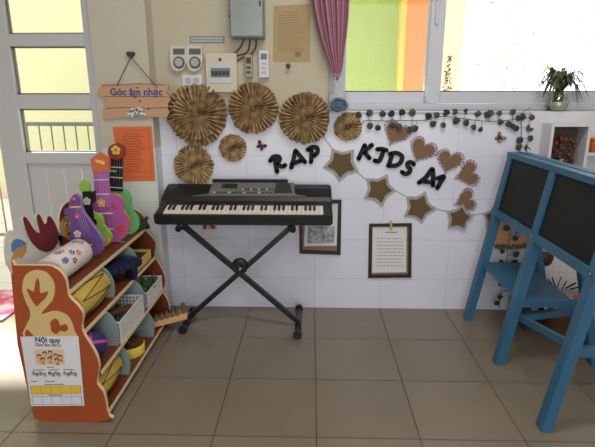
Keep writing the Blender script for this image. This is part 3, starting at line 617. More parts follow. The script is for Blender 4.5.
def deck(pts, h0, h1, name, m, par, **k):
    b = MB(KM); a0 = [b._v((x, y, top(x, y)+h0)) for x, y in pts]; a1 = [b._v((x, y, top(x, y)+h1)) for x, y in pts]; n = len(pts)
    b._f(a0[::-1]); b._f(a1)
    for i in range(n): b._f([a0[i], a0[(i+1)%n], a1[(i+1)%n], a1[i]])
    return b.build(name, m, par, **k)
pan = deck([(-.30, .19), (.335, .19), (.27, .205), (.26, .31), (-.205, .31), (-.215, .205)], -.004, .003, 'control_panel', m_pan, t)
deck([(-.15, .255), (-.06, .255), (-.06, .295), (-.15, .295)], .003, .005, 'display', mat('dark_lcd', (40, 48, 44), .15), t)
deck([(.15, .215), (.255, .215), (.235, .305), (.16, .305)], .003, .0045, 'speaker_grille', m_dark, t)
for i in range(12): deck([(-.03+i*.015, .24), (-.019+i*.015, .24), (-.019+i*.015, .25), (-.03+i*.015, .25)], .003, .006, 'button', m_dark if i % 3 else MATS['outlet_grey'], pan)
for i in range(16): deck([(-.19+i*.021, .212), (-.176+i*.021, .212), (-.176+i*.021, .221), (-.19+i*.021, .221)], .003, .006, 'button', m_dark if i % 4 else MATS['outlet_grey'], pan)
MB(KM).box((-.21, .312, .085), (.225, .322, .128), bevel=.003).build('music_rest', m_black, t)
# X stand
t = thing('keyboard_stand', (-.38, 2.60, 0), 'black folding X stand under the electronic keyboard', 'stand')
ya, yb = 2.575, 2.605
lA = MB().beam((-.680, ya, .589), (-.064, ya, .035), .026, .026).build('crossed_leg', m_blacks, t)
lB = MB().beam((-.101, yb, .589), (-.705, yb, .035), .026, .026).build('crossed_leg', m_blacks, t)
hub = P(239, 268, Y=2.57)
MB(Matrix.Translation((hub.x, 2.62, hub.z)) @ WB).lathe([(.034, .0), (.046, .006), (.046, .03), (.034, .036)], 24).build('locking_disc', m_blacks, t)
MB(Matrix.Translation((hub.x+.008, 2.562, hub.z)) @ WB).lathe([(.011, 0), (.011, .01), (.006, .014)], 12).build('bolt', m_steel, t)
cs, sn = math.cos(tilt), math.sin(tilt)
for x in (-.672, -.109):
    def kp(y, dz=0): return Vector((x, 2.505+y*cs+dz*sn, kb.z+y*sn-.0225+dz))
    MB().tube([kp(.005), kp(.30)], .0125, 10).build('support_arm', m_blacks, t)
    sx = -.028 if x < -.3 else .018
    MB(Matrix.Translation((sx, 0, -.002))).tube([kp(-.005), kp(.02)], .0165, 12).build('rubber_end', m_black, t)
for x, tx, y0, y1 in ((-.705, -.035, 2.47, 2.74), (-.064, .03, 2.43, 2.79)):
    MB().tube([(x-tx*.0, y0+.02, .022), (x+tx*.0, y1-.02, .022)], .018, 10).build('foot_bar', m_blacks, t)
    for y in (y0, y1-.03): MB().tube([(x, y, .0235), (x, y+.03, .0235)], .0232, 12).build('rubber_foot', m_black, t)
# ---------------------------------------------------------------- instrument rack
RN, RF = 1.71, 2.62
rk = thing('toy_rack', (-1.0, 2.16, 0), 'orange wooden three tier rack on castors holding toy instruments', 'rack')
m_or = mat('orange_laminate', (168, 80, 38), .5, c2=(158, 72, 34), scale=5)
m_tan = mat('tan_edge', (226, 200, 158), .6); m_shelf = mat('red_brown_board', (118, 56, 30), .45, c2=(104, 48, 26), scale=6, stretch=(1, .2, 1))
npx = [(10, 264), (14, 265.5), (46, 265.5), (54, 267.5), (61, 272.5), (65.5, 280), (67, 289), (69, 297), (76, 304), (81.5, 311), (83, 318), (81.5, 326), (83.5, 334), (90, 344), (96.5, 356), (99, 367), (97.5, 376), (97, 384), (102.5, 391), (105.5, 400), (107, 410), (109, 416), (107, 420), (34, 418.5)]
nout = smooth(px(npx, RN), 2, True)
wp = lambda Y: Matrix.Translation((0, Y, 0)) @ WB
MB(wp(RN+.018)).prism(nout, 0, .018, 0, 1).build('end_panel', [m_or, m_tan], rk)
MB(wp(RF+.018)).prism(nout, 0, .018, 0, 1).build('end_panel', [m_shelf, m_tan], rk)
XB = -1.125
tiers = [(.57, -.912), (.405, -.872), (.225, -.826), (.045, -.815)]
for z, xf in tiers:
    o = MB().box((XB+.012, RN+.018, z-.014), (xf-.004, RF, z)).build('shelf', m_shelf, rk)
    MB().box((xf-.004, RN+.018, z-.015), (xf, RF, z+.001)).build('edge_band', m_tan, o)
# dividers : pale blue rounded fins
m_fin = mat('blue_grey_board', (132, 150, 152), .5)
for zi, ys in ((1, (2.05, 2.36)), (2, (1.94, 2.30)), (3, (2.0, 2.36))):
    z, xf = tiers[zi]; zt = tiers[zi-1][0]-.014; xb2 = XB+.012
    for y in ys:
        h = zt-z; o = [(xb2, z), (xf-.012, z), (xf-.005, z+h*.25), (xf-.008, z+h*.55), (xf-.03, z+h*.85), (xf-.06, zt), (xb2, zt)]
        MB(wp(y)).prism(smooth(o[1:6], 3)+[Vector(o[6]), Vector(o[0])], 0, .009).build('divider', m_fin, rk)
# back board with painted cut-out top
BM = Matrix(((0,0,1,XB),(1,0,0,0),(0,1,0,0),(0,0,0,1)))
def bx(pts, X=XB): return [Vector((q.y, q.z)) for q in (P(a, b, X=X) for a, b in pts)]
bp = [(4, 262), (2.5, 250), (3, 238), (6, 231), (11, 231), (15, 236), (20, 241), (27, 243), (23, 232), (18.5, 221), (20, 216.5), (24, 218), (32, 229), (35.5, 231), (33, 220), (33, 215), (36, 213.5), (40, 220), (42, 224), (43.5, 217.5), (46, 215.5), (50, 218), (55, 230), (56.5, 222), (58, 210), (63, 202.5), (69, 200.5), (76, 207), (84, 216), (96, 208), (108, 206), (118, 207), (127, 199), (137, 203)]
bo = bx(bp); far = RF
bo = [v for v in bo if v.x < far]; bo = smooth(bo, 2)
bo = bo+[Vector((far, bo[-1].y)), Vector((far, .05)), Vector((RN+.018, .05)), Vector((RN+.018, .60))]
bb = MB(BM).prism(bo, .004, .012, 0, 1).build('back_board', [mat('white_board', (216, 212, 206), .5), mat('board_edge', (206, 196, 182), .6)], rk)
def paint(name, pts, m, lift=.0125, sm=3): MB(BM).prism(smooth(bx(pts), sm, True) if sm else bx(pts), lift, lift+.002).build(name, m, bb)
m_mar = mat('maroon_paint', (112, 32, 36), .5); m_skin = mat('tan_paint', (196, 140, 88), .5); m_bl = mat('sky_blue_paint', (84, 128, 176), .5); m_ol = mat('dark_outline', (40, 28, 28), .6)
mit = [(20, 217.5), (23.5, 218.5), (31, 230), (36.5, 232.5), (34, 221), (34, 215.5), (36.5, 215), (41, 224), (44, 222), (44.5, 217.5), (47, 216.5), (51, 222), (55, 232), (54, 244), (48, 250.5), (41, 251.5), (34, 248), (27, 240), (22, 228)]
paint('painted_mitten', mit, m_mar)
paint('painted_hat', [(56.5, 222), (58, 211), (63, 203.5), (68, 202.5), (73, 207), (73, 216), (65, 215.5), (60, 218)], m_mar)
paint('painted_face', [(57, 222), (61, 217.5), (67, 216.5), (72, 218), (73, 227), (70, 237), (64.5, 240), (59.5, 236), (57, 229)], m_skin)
paint('painted_scarf', [(55, 236), (60, 236), (66, 240), (72, 237), (74, 244), (68, 251), (61, 249), (57, 243)], m_mar)
paint('painted_blue_patch', [(54.5, 232), (57, 233), (59.5, 238), (58, 246), (55, 242)], m_bl)
paint('painted_ribbon', [(8, 244), (12, 239), (18, 240), (23.5, 244), (20, 246), (14, 247.5), (9, 252)], m_bl)
paint('painted_leaf', [(9, 256), (12, 249), (18, 246.5), (23, 246), (22.5, 252), (18, 258), (14, 257), (10, 262.5), (7.5, 262)], m_skin)
fc = MB(BM)
for e in ((62.4, 224.5), (67.2, 224)): p0 = bx([e])[0]; fc.disc(p0, .011, .0145, .0155, 12, ry=.012)
fc.build('painted_eyes', m_paper, bb)
fc = MB(BM)
for e in ((62.6, 225), (67.4, 224.4)): p0 = bx([e])[0]; fc.disc(p0, .006, .0155, .0162, 10, ry=.007)
p0 = bx([(66, 233.5)])[0]; fc.disc(p0, .011, .0145, .0155, 12, ry=.007); fc.build('painted_features', m_ol, bb)
# end panel motif: tan loops with orange sprouts
m_motif = mat('cream_motif', (216, 186, 128), .55)
NP = RN-.0005
mo = MB(wallM(NP+.0003)); 
mo.prism(smooth(px([(22.5, 286), (24.5, 277), (31, 271), (40, 270), (48, 273.5), (54, 282), (55, 292), (52, 301), (44, 310), (42, 314), (52, 311), (60, 311.5), (67.5, 315.5), (72.5, 323), (74.5, 331), (74, 338), (26, 338), (25, 328), (30, 318), (30, 310), (26, 302), (23, 293)], NP), 2, True), 0, .002)
mo.build('painted_motif', m_motif, rk)
sp = MB(wallM(NP-.0018)); 
sp.prism(smooth(px([(36.5, 306), (29, 294), (27.5, 288), (34, 291.5), (35.5, 283), (38, 277.5), (40, 284), (40.5, 293), (48, 291), (46.5, 297), (40, 303)], NP), 2, True), 0, .001)
sp.build('painted_sprout', m_or, rk); sp = MB(wallM(NP-.0018))
sp.prism(smooth(px([(50.5, 322), (55, 318), (59, 321), (60.5, 325.5), (65, 323.5), (68.5, 327), (66, 331.5), (60, 330.5), (57, 334), (52, 331), (51, 326)], NP), 2, True), 0, .001)
sp.build('painted_sprout', m_or, rk); sp = MB(wallM(NP-.0018))
sp.prism(smooth(px([(25.5, 336), (27, 329), (30.5, 332), (34, 336.5)], NP), 2, True), 0, .001)
sp.build('painted_sprout', m_or, rk)
for x, y in ((-.83, RN+.05), (-1.09, RN+.05), (-.83, RF-.05), (-1.09, RF-.05)):
    MB(Matrix.Translation((x, y, .0165)) @ Matrix.Rotation(math.pi/2, 4, 'Y')).lathe([(.010, -.009), (.0165, -.006), (.0165, .006), (.010, .009)], 14).build('castor', m_dark, rk)
    MB().box((x-.01, y-.01, .02), (x+.01, y+.01, .034)).build('castor_fork', m_steel, rk)
# rules poster on the end panel
PQ = [(20.5, 336.5), (78.5, 336), (84.5, 405.5), (31.5, 406)]; PYp = RN-.004
t = thing('rules_poster', (P(57, 406, Y=PYp).x, PYp, P(57, 406, Y=PYp).z), 'white music corner rules poster with pictures on the orange rack end', 'poster')
MB(wallM(PYp)).prism(px(PQ, PYp), 0, .001).build('paper', mat('laminated_paper', (226, 226, 234), .3), t)
def uv(u, v): return (PQ[0][0]*(1-u)*(1-v)+PQ[1][0]*u*(1-v)+PQ[2][0]*u*v+PQ[3][0]*(1-u)*v, PQ[0][1]*(1-u)*(1-v)+PQ[1][1]*u*(1-v)+PQ[2][1]*u*v+PQ[3][1]*(1-u)*v)
def uvr(u0, v0, u1, v1): return px([uv(u0, v0), uv(u1, v0), uv(u1, v1), uv(u0, v1)], PYp)
PZ = wallM(PYp-.001)
text('title_text', 'Nội quy', wallM(PYp-.0012, -.02, px([uv(.46, .055)], PYp)[0]), .030, mat('navy_ink', (58, 58, 100), .5), t, .0003, .0009)
text('subtitle_text', 'Góc âm nhạc', wallM(PYp-.0012, -.02, px([uv(.46, .125)], PYp)[0]), .0185, mat('dark_red_ink', (150, 52, 66), .5), t, .0003, .0005)
MB(PZ).prism(uvr(.2, .185, .72, .41), 0, .0004).build('picture', mat('cream_print', (222, 200, 172), .6), t)
b = MB(PZ); h = MB(PZ); d = MB(PZ)
for u, v, cc in ((.28, .29, 0), (.38, .25, 1), (.48, .24, 2), (.57, .28, 0), (.65, .30, 1), (.33, .34, 2), (.46, .33, 1), (.58, .35, 2)):
    c = px([uv(u, v)], PYp)[0]; h.disc((c[0], c[1]+.002), .0095, .0004, .0006, 12); b.disc((c[0], c[1]-.001), .0068, .0006, .0008, 12); d.disc((c[0], c[1]-.014), .009, .0004, .00055, 10, ry=.007)
h.build('print_hair', m_ol, t); b.build('print_faces', mat('face_print', (232, 176, 140), .6), t); d.build('print_clothes', mat('clothes_print', (198, 96, 60), .6, c2=(226, 190, 90), scale=70, mix=.1), t)
b = MB(PZ)
for u0, u1 in ((.10, .36), (.40, .62), (.66, .92)):
    for k in range(4):
        c = px([uv(u0+(u1-u0)*(k+.5)/4, .53+.02*(k % 2))], PYp)[0]; b.disc(c, .0075, .0002, .0005, 10, ry=.010)
b.build('picture_row', mat('small_print', (96, 100, 104), .6, c2=(190, 170, 160), scale=110, mix=.15), t)
b = MB(PZ)
for u0, v, u1 in ((.39, .437, .52), (.13, .475, .34), (.42, .475, .6), (.68, .475, .88), (.06, .64, .18), (.32, .64, .5), (.3, .685, .66), (.36, .838, .6)): b.prism(uvr(u0, v, u1, v+.012), 0, .0004)
b.build('print', m_ink, t)
for v0, v1, m in ((.715, .825, mat('yellow_cell', (232, 194, 70), .5)), (.865, .975, mat('pale_cell', (222, 224, 240), .5))):
    MB(PZ).prism(uvr(.035, v0-.006, .965, v1+.006), 0, .0004).build('grid_lines', mat('grid_line', (150, 140, 120), .6) if v0 < .8 else m_ink, t)
    for k in range(5): MB(PZ).prism(uvr(.045+.183*k, v0, .045+.183*k+.176, v1), .0004, .0007).build('cell', m, t)
# ---------------------------------------------------------------- toy guitars on the top shelf
ZT = tiers[0][0]
def cut(name, pts, Y, th, m, par, k=2, edge=None, front=0, **kw):
    o = smooth(px(pts, Y), k, True) if k else px(pts, Y)
    if front == 0:   # stand on the shelf
        dz = ZT-min(p.y for p in o) if kw.pop('stand', False) else 0
        o = [Vector((p.x, p.y+dz)) for p in o]
    return MB(wallM(Y-front)).prism(o, 0, th, 0, 1 if edge else None).build(name, [m, edge] if edge else m, par, **kw)
def flower(cx, cy, r, Y, front, m, mc, par, name='flower_sticker'):
    c = px([(cx, cy)], Y)[0]; r = r*2.2/F; b = MB(wallM(Y-front))
    for k in range(5): b.disc((c[0]+r*.6*math.cos(1.57+k*1.2566), c[1]+r*.6*math.sin(1.57+k*1.2566)), r*.46, 0, .0015, 10)
    o = b.build(name, m, par); MB(wallM(Y-front-.0015)).disc(c, r*.28, 0, .001, 8).build('flower_centre', mc, o)
def strings(p0, p1, n, Y, front, par, spread, m, r=.0008):
    b = MB()
    for k in range(n):
        s_ = (k-(n-1)/2)*spread; a_, c_ = P(p0[0]+s_, p0[1], Y=Y-front), P(p1[0]+s_*1.15, p1[1], Y=Y-front); b.tube([a_, c_], r, 4)
    b.build('strings', m, par)
def bars(lst, Y, front, m, par, name='fret'):
    for x0, y0, x1, y1, w_ in lst: MB(wallM(Y-front)).ribbon(px([(x0, y0), (x1, y1)], Y), w_*2.3/F, 0, .002).build(name, m, par)
m_pu = mat('purple_foam', (108, 74, 146), .6); m_li = mat('lime_foam', (146, 186, 80), .6); m_mg = mat('magenta_foam', (178, 86, 156), .6); m_gr = mat('green_foam', (104, 196, 122), .6)
m_rd = mat('dark_red_foam', (150, 46, 40), .6); m_og = mat('orange_foam', (208, 106, 66), .6); m_ye = mat('yellow_foam', (232, 196, 90), .6); m_wf = mat('white_foam', (224, 218, 222), .6); m_pk = mat('pink_foam', (206, 66, 96), .6)
m_str = mat('string_lilac', (190, 160, 200), .5)
Y = 2.5; q = P(128, 233, Y=Y)
t = thing('toy_guitar', (q.x, Y, ZT), 'green toy guitar with black neck and dark red head, farthest on the rack', 'toy guitar', 'foam toy guitars on the rack')
cut('body', [(110, 189), (124, 188.5), (129.5, 192), (132, 198), (132, 204), (134, 210), (139, 217), (140, 225), (136, 231), (128, 234), (114, 234), (106, 226), (106, 214), (111, 206), (109, 198)], Y, .022, m_gr, t, stand=False)
cut('neck', [(112, 155), (125.3, 155.5), (124.6, 190.5), (111.5, 190)], Y, .008, m_black, t, 0, front=.022)
cut('head', [(112.5, 157), (110.8, 151), (112, 146), (117, 143), (121.5, 142.5), (126, 146), (127, 151), (125.5, 157), (119, 158.5)], Y, .02, m_rd, t, front=.018)
flower(118.7, 149.3, 5.2, Y, .038, m_ye, m_og, t)
bars([(112.5, 166, 125, 166.8, .9), (112.3, 176, 124.8, 177, .9), (112, 186, 124.5, 187, .9)], Y, .03, m_wf, t)
MB(wallM(Y-.03)).prism(px([(112.3, 169), (118.5, 169.2), (118.5, 171.2), (112.3, 171)], Y), 0, .002).build('green_tab', m_gr, t)
strings((118.5, 158.5), (118, 190), 4, Y, .0315, t, 2.6, mat('string_grey', (120, 120, 120), .5))
Y = 2.36
t = thing('toy_guitar', (P(113, 240, Y=Y).x, Y, ZT), 'magenta pink toy guitar with orange pointed head, tallest in front', 'toy guitar', 'foam toy guitars on the rack')
cut('body', [(97, 196), (112, 193), (118.5, 194), (124, 198.5), (125.5, 204), (124, 209), (127, 213), (130.5, 219), (130.5, 229), (124, 238), (114, 241), (103, 240), (96, 234), (94, 224), (97, 216), (96, 210), (94, 203)], Y, .022, m_mg, t, edge=mat('orange_edge', (222, 130, 60), .6))
cut('neck', [(95.5, 169), (110.8, 169), (113, 206), (98, 206)], Y, .006, mat('orchid_foam', (168, 92, 164), .6), t, 0, front=.022)
cut('head', [(94.5, 170.5), (93.3, 158), (101.8, 152), (111.2, 158), (111.3, 169.5), (103, 171.5)], Y, .024, m_og, t, 1, front=.006)
cut('pick_shape', [(97.5, 158.5), (102, 159.5), (107, 160.5), (106.5, 164), (103, 162.5), (99, 161.5)], Y, .002, m_ye, t, front=.030)
flower(103.5, 201.5, 4.6, Y, .028, m_ye, m_wf, t); flower(123, 227.5, 4.6, Y, .022, mat('red_orange_foam', (220, 70, 60), .6), m_og, t)
b = MB(wallM(Y-.0225))
for k in range(8): a = k*.785; c = px([(114.5, 205)], Y)[0]; b.ribbon([Vector((c[0], c[1])), Vector((c[0]+.024*math.cos(a), c[1]+.02*math.sin(a)))], .003, 0, .0012)
b.build('firework_motif', m_pk, t)
bars([(97, 179, 110.5, 178.5, 1), (97.5, 193, 112, 193, 1), (101, 212, 115, 212, 1.2), (105, 226.5, 116, 227.5, 1.2)], Y, .029, m_wf, t)
strings((103.5, 172), (108, 228), 4, Y, .0285, t, 2.7, m_str)
Y = 2.255
t = thing('toy_guitar', (P(98, 246, Y=Y).x, Y, ZT), 'small lime green toy guitar with black neck, shortest of the four', 'toy guitar', 'foam toy guitars on the rack')
cut('body', [(85, 214), (92, 212), (99, 213), (104, 217), (105, 224), (109, 229), (112.5, 234), (112, 241), (105, 246), (96, 246.5), (89, 242), (84, 232), (82, 222)], Y, .02, m_li, t)
cut('sound_hole', [(90.5, 221), (93, 217.5), (97, 218), (99, 221.5), (97, 225), (93, 225)], Y, .0015, m_black, t, front=.02)
cut('neck', [(84.5, 190), (93.5, 190), (96, 217), (87, 217)], Y, .006, m_black, t, 0, front=.02)
cut('head', [(83, 190.5), (81.5, 184), (85.5, 178.5), (91, 183), (92, 190)], Y, .022, m_li, t, 1, front=.005)
cut('tuning_peg', [(94, 191.5), (96.3, 190.5), (96.8, 199.5), (95, 202), (93.5, 198)], Y, .015, m_black, t, front=.008)
flower(89.3, 200, 4.2, Y, .026, mat('pale_lime_foam', (214, 224, 190), .6), m_ye, t); flower(109, 238.5, 3, Y, .02, m_ye, m_og, t)
Y = 2.125
t = thing('toy_guitar', (P(89, 255, Y=Y).x, Y, ZT), 'purple pear shaped toy lute with flower stickers beside the floral cylinder', 'toy guitar', 'foam toy guitars on the rack')
cut('body', [(77, 193), (82, 196.5), (83.5, 205), (86, 212), (93, 222), (101, 233), (105, 241), (104, 249), (98, 253.5), (89, 255), (79, 253.5), (73.5, 248), (72.5, 238), (73.5, 228), (72, 218), (70.5, 210), (72.5, 199)], Y, .024, m_pu, t, edge=mat('pale_purple_edge', (150, 120, 178), .6))
MB(wallM(Y-.004)).prism(px([(66.5, 208), (73, 207), (73, 213), (66.5, 214)], Y), 0, .016).build('tuning_peg', m_pu, t)
bars([(73, 206, 83, 205.5, 1.6)], Y, .024, m_ye, t, 'nut'); bars([(85, 243.8, 94, 243, 1.8)], Y, .024, m_ye, t, 'bridge')
flower(79.5, 215, 3.2, Y, .024, m_pk, m_wf, t); flower(80, 232.5, 3.8, Y, .024, m_wf, m_ye, t); flower(78.5, 243, 3, Y, .024, m_pk, m_wf, t); flower(76.5, 197.5, 2.4, Y, .024, m_pk, m_wf, t)
strings((77.5, 206), (90, 243), 4, Y, .0255, t, 2.0, m_str)
# dark tangled object behind the green guitar
q = P(143, 222, Y=2.57); b = MB()
for k in range(7): 
    pts = [Vector((q.x+random.uniform(-.03, .03), 2.575+random.uniform(-.015, .015), ZT+.012+.018*j+random.uniform(-.006, .01))) for j in range(4)]; b.tube(smooth(pts, 3), .009, 6)
b.build('dark_cord_toy', mat('dark_green_grey', (44, 48, 46), .7), label='dark tangled toy at the far end of the top shelf, behind the green guitar', cat='toy')
# floral half cylinder
def lying(name, X, Y0, Y1, z, r, n=26):
    M = Matrix.Translation((X, Y0, z+r)) @ Matrix.Rotation(-math.pi/2, 4, 'X'); return M
t = thing('toy_drum', (-1.02, 1.9, ZT), 'white cylinder drum with coloured flowers lying on the top shelf', 'toy drum')
r = .058; M = lying('d', -1.005, 1.755, 2.02, ZT, r)
MB(M).lathe([(r*.97, 0), (r, .005), (r, .26), (r*.97, .265)], 30).build('shell', mat('white_vinyl', (220, 216, 212), .5), t)
for z in (.004, .255): MB(M).lathe([(r+.0015, z), (r+.0015, z+.008)], 30, cap0=False, cap1=False).build('rim', m_tan, t)
cols = [mat('violet_print', (120, 70, 150), .6), mat('coral_print', (220, 120, 90), .6), mat('rose_print', (176, 50, 84), .6), mat('blue_print', (90, 120, 180), .6)]
for k in range(14):
    a = -1.57+random.uniform(-1.2, 1.5); zc = random.uniform(.03, .235); b = MB(M)
    for j in range(5):
        aa = a+.16*math.cos(j*1.2566)*.9; zz = zc+.011*math.sin(j*1.2566); u = Vector((math.cos(aa), math.sin(aa), 0)); tv = Vector((-u.y, u.x, 0)); c = u*(r+.0012)+Vector((0, 0, zz))
        b._f([b._v(c+tv*.006*math.cos(i*1.0472)+Vector((0, 0, .006*math.sin(i*1.0472)))-u*.0006*abs(math.cos(i*1.0472))) for i in range(6)])
    b.build('flower_print', cols[k % 4], t)
# second tier: barrel drum, blue toy, yellow box
def barrel(X, Y0, Y1, z, r, m, lab, ncord, sq=1.0):
    t = thing('toy_drum', (X, (Y0+Y1)/2, z), lab, 'toy drum'); L_ = Y1-Y0; M = lying('b', X, Y0, Y1, z, r)
    MB(M).lathe([(r*.86, 0), (r*.9, .004), (r*.985, L_*.3), (r, L_*.5), (r*.985, L_*.7), (r*.9, L_-.004), (r*.86, L_)], 28).build('shell', m, t)
    for zz in (.0, L_-.012): MB(M).lathe([(r*.9, zz), (r*.93, zz+.002), (r*.93, zz+.01), (r*.9, zz+.012)], 28, cap0=False, cap1=False).build('hoop', mat('ochre_hoop', (196, 160, 60), .6), t)
    b = MB(M); pts = []
    for k in range(ncord*2+1):
        a = 2*math.pi*k/(ncord*2); pts.append((a, .012 if k % 2 else L_-.012))
    for (a0, z0_), (a1, z1_) in zip(pts, pts[1:]):
        seg = []
        for j in range(9):
            s_ = j/8; zz = z0_+(z1_-z0_)*s_; aa = a0+(a1-a0)*s_; rr = r*(.9+.1*math.sin(math.pi*min(1, max(0, zz/L_))))+.0022; seg.append((rr*math.cos(aa), rr*math.sin(aa), zz))
        b.tube(seg, .0018, 5)
    b.build('cord_lacing', mat('dark_olive_cord', (62, 54, 32), .7), t)
z2, z3, z4 = tiers[1][0], tiers[2][0], tiers[3][0]
m_yd = mat('yellow_skin', (202, 172, 78), .55, c2=(188, 156, 64), scale=8)
barrel(-.95, 1.755, 2.03, z2, .072, m_yd, 'yellow barrel drum with dark zigzag lacing on the second shelf', 7)
barrel(-.905, 1.74, 1.96, z4, .072, m_yd, 'yellow laced drum on the bottom shelf against the end panel', 7)
nb = mat('navy_plastic', (26, 30, 64), .4)
t = thing('toy_piano', (-.93, 2.15, z2), 'dark blue plastic toy standing on the second shelf between dividers', 'toy')
b = MB(wp(2.06) @ Matrix.Identity(4)); TM = Matrix.Translation((-.925, 2.20, z2)) @ Matrix.Rotation(math.radians(62), 4, 'Z') @ WB
MB(TM).prism(smooth([(-.125, .075), (-.12, .10), (-.06, .118), (.06, .118), (.12, .105), (.13, .085), (.115, .062), (.05, .066), (-.05, .066), (-.10, .064)], 2, True), -.035, .035).build('body', nb, t)
for xx in (-.095, .085): MB(TM).prism([(xx-.018, .07), (xx+.018, .07), (xx+.012, 0), (xx-.012, 0)], -.03, .03).build('leg', nb, t)
for k in range(5): MB(TM).disc((-.07+.035*k, .09), .008, .035, .037, 10).build('knob', mat('dull_blue', (44, 52, 100), .4), t)
t = thing('toy_box', (-.93, 2.48, z2), 'open yellow box at the far end of the second shelf', 'box')
m_yb = mat('yellow_card', (214, 190, 96), .6); b = MB(); bx0, bx1, by0, by1, bh = -.985, -.882, 2.36, 2.58, .055
b.box((bx0, by0, z2), (bx1, by1, z2+.004)).box((bx0, by0, z2), (bx0+.004, by1, z2+bh)).box((bx1-.004, by0, z2), (bx1, by1, z2+bh)).box((bx0+.004, by0, z2), (bx1-.004, by0+.004, z2+bh)).box((bx0+.004, by1-.004, z2), (bx1-.004, by1, z2+bh)); b.build('tray', m_yb, t)
MB().box((bx0+.008, by0+.008, z2+.004), (bx1-.008, by1-.008, z2+.04)).build('dark_fill', mat('dark_brown_fill', (60, 44, 36), .8), t)  # solid dark block filling the inside of the open box
# third tier: ball, baskets
t = thing('toy_ball', (-.885, 1.83, z3), 'navy blue ball with pink ribbon cross on the third shelf', 'ball'); r = .064; c = Vector((-.905, 1.82, z3+r))
MB().ball(c, r, 22, 14).build('ball', mat('navy_felt', (42, 42, 98), .7), t)
RM = Matrix.Translation(c) @ Matrix.Rotation(.5, 4, 'Z') @ Matrix.Rotation(1.0, 4, 'X')
for R_ in (Matrix.Identity(4), Matrix.Rotation(math.pi/2, 4, 'Y'), Matrix.Rotation(math.pi/2, 4, 'X')):
    MB(RM @ R_).lathe([(r+.0005, -.006), (r+.0022, 0), (r+.0005, .006)], 28, cap0=False, cap1=False).build('ribbon', mat('pink_ribbon', (196, 70, 150), .5), t)
def basket(x0, x1, y0, y1, z, h, lab, pitch, m):
    t = thing('plastic_basket', ((x0+x1)/2, (y0+y1)/2, z), lab, 'basket', 'white perforated baskets on the rack')
    b = MB(); th = .003; b.box((x0+.006, y0+.006, z), (x1-.006, y1-.006, z+th))
    def wall(p0, p1):
        d = (p1-p0); L_ = d.length; d.normalize(); n = max(3, int(L_/pitch)); rows_ = max(3, int(h/pitch))
        for k in range(n+1): q = p0+d*(L_*k/n); b.beam(q, q+Vector((0, 0, h)), pitch*.36, th, d)
        for k in range(rows_+1): zz = h*k/rows_; q0 = p0+Vector((0, 0, zz)); b.beam(q0, q0+d*L_, pitch*.36, th*.9, (0, 0, 1))
    cs = [Vector((x0, y0, z+.003)), Vector((x1, y0, z+.003)), Vector((x1, y1, z+.003)), Vector((x0, y1, z+.003))]
    for k in range(4): wall(cs[k], cs[(k+1)%4])
    b.build('mesh_wall', m, t); rm = MB(); e = .004
    for k in range(4): p0, p1 = cs[k]+Vector((0, 0, h)), cs[(k+1)%4]+Vector((0, 0, h)); d = (p1-p0).normalized()*e; rm.beam(p0-d, p1+d, .008, .006, (0, 0, 1))
    rm.build('rim', m, t); return t
m_bw = mat('basket_white', (214, 214, 214), .45)
basket(-.972, -.832, 1.955, 2.255, z3, .095, 'larger white perforated basket of brown shakers on the third shelf', .0165, m_bw)
m_sh = mat('brown_shell', (96, 70, 50), .6, c2=(74, 52, 38), scale=30)
for k, (x, y, a) in enumerate(((-.935, 2.03, .2), (-.90, 2.06, -.1), (-.868, 2.03, .15), (-.93, 2.16, -.2), (-.892, 2.17, .25), (-.915, 2.10, .5))):
    d = Vector((math.sin(a), math.cos(a), 0)); c = Vector((x, y, z3+.026+.03*(k > 2)+.02*(k == 5))); b = MB()
    b.tube([c-d*.055, c-d*.045, c-d*.02, c+d*.02, c+d*.045, c+d*.055], [.008, .017, .021, .021, .017, .008], 10)
    b.build('wooden_shaker', m_sh, label='brown wooden shaker lying in the larger white basket on the rack', cat='shaker', group='brown shakers in the basket')
basket(-.945, -.833, 2.33, 2.575, z3, .075, 'smaller white perforated basket with green stuff at the far end of the third shelf', .0135, m_bw)
b = MB()
for k in range(60):
    c = Vector((random.uniform(-.935, -.843), random.uniform(2.35, 2.58), z3+.055)); d = Vector((random.gauss(0, .5), random.gauss(0, .5), random.uniform(.2, 1))).normalized(); L_ = random.uniform(.03, .06); u = d.orthogonal().normalized()*.005
    b._f([b._v(c), b._v(c+d*L_*.5+u), b._v(c+d*L_), b._v(c+d*L_*.5-u)])
MBc = MB().box((-.935, 2.342, z3+.006), (-.843, 2.563, z3+.056)); MBc.bm.verts.ensure_lookup_table()
t = thing('artificial_grass', (-.89, 2.45, z3), 'green artificial grass filling the smaller white basket', 'artificial grass'); b.build('blades', mat('plastic_green', (58, 96, 50), .6), t, kind='stuff'); MBc.build('matting', mat('dark_green_mat', (48, 62, 44), .8), t)
# bottom tier: tambourine, ridged scraper
r = .074; t = thing('tambourine', (-.895, 2.19, z4), 'round yellow tambourine with brown painted top on the bottom shelf', 'tambourine')
M = Matrix.Translation((-.895, 2.19, z4)) @ Matrix.Rotation(math.radians(0), 4, 'X')
MB(M).lathe([(r*.97, 0), (r, .004), (r, .048), (r*.97, .052)], 32).build('rim', mat('bright_yellow_shell', (232, 208, 92), .5), t)
MB(M).lathe([(r*.955, .050), (r*.955, .0545)], 32).build('drum_skin', mat('brown_skin', (104, 56, 34), .5), t)
for k, (u, v) in enumerate(((0, .0), (.02, .022), (-.022, .02), (.026, -.018), (-.02, -.024), (.0, .042), (-.042, -.004))):
    MB(M @ Matrix.Translation((u, v, .0545))).disc((0, 0), .012, 0, .0012, 7, ry=.009).build('leaf_motif', mat('olive_motif', (104, 118, 70), .6) if k % 2 else mat('tan_motif', (176, 130, 90), .6), t)
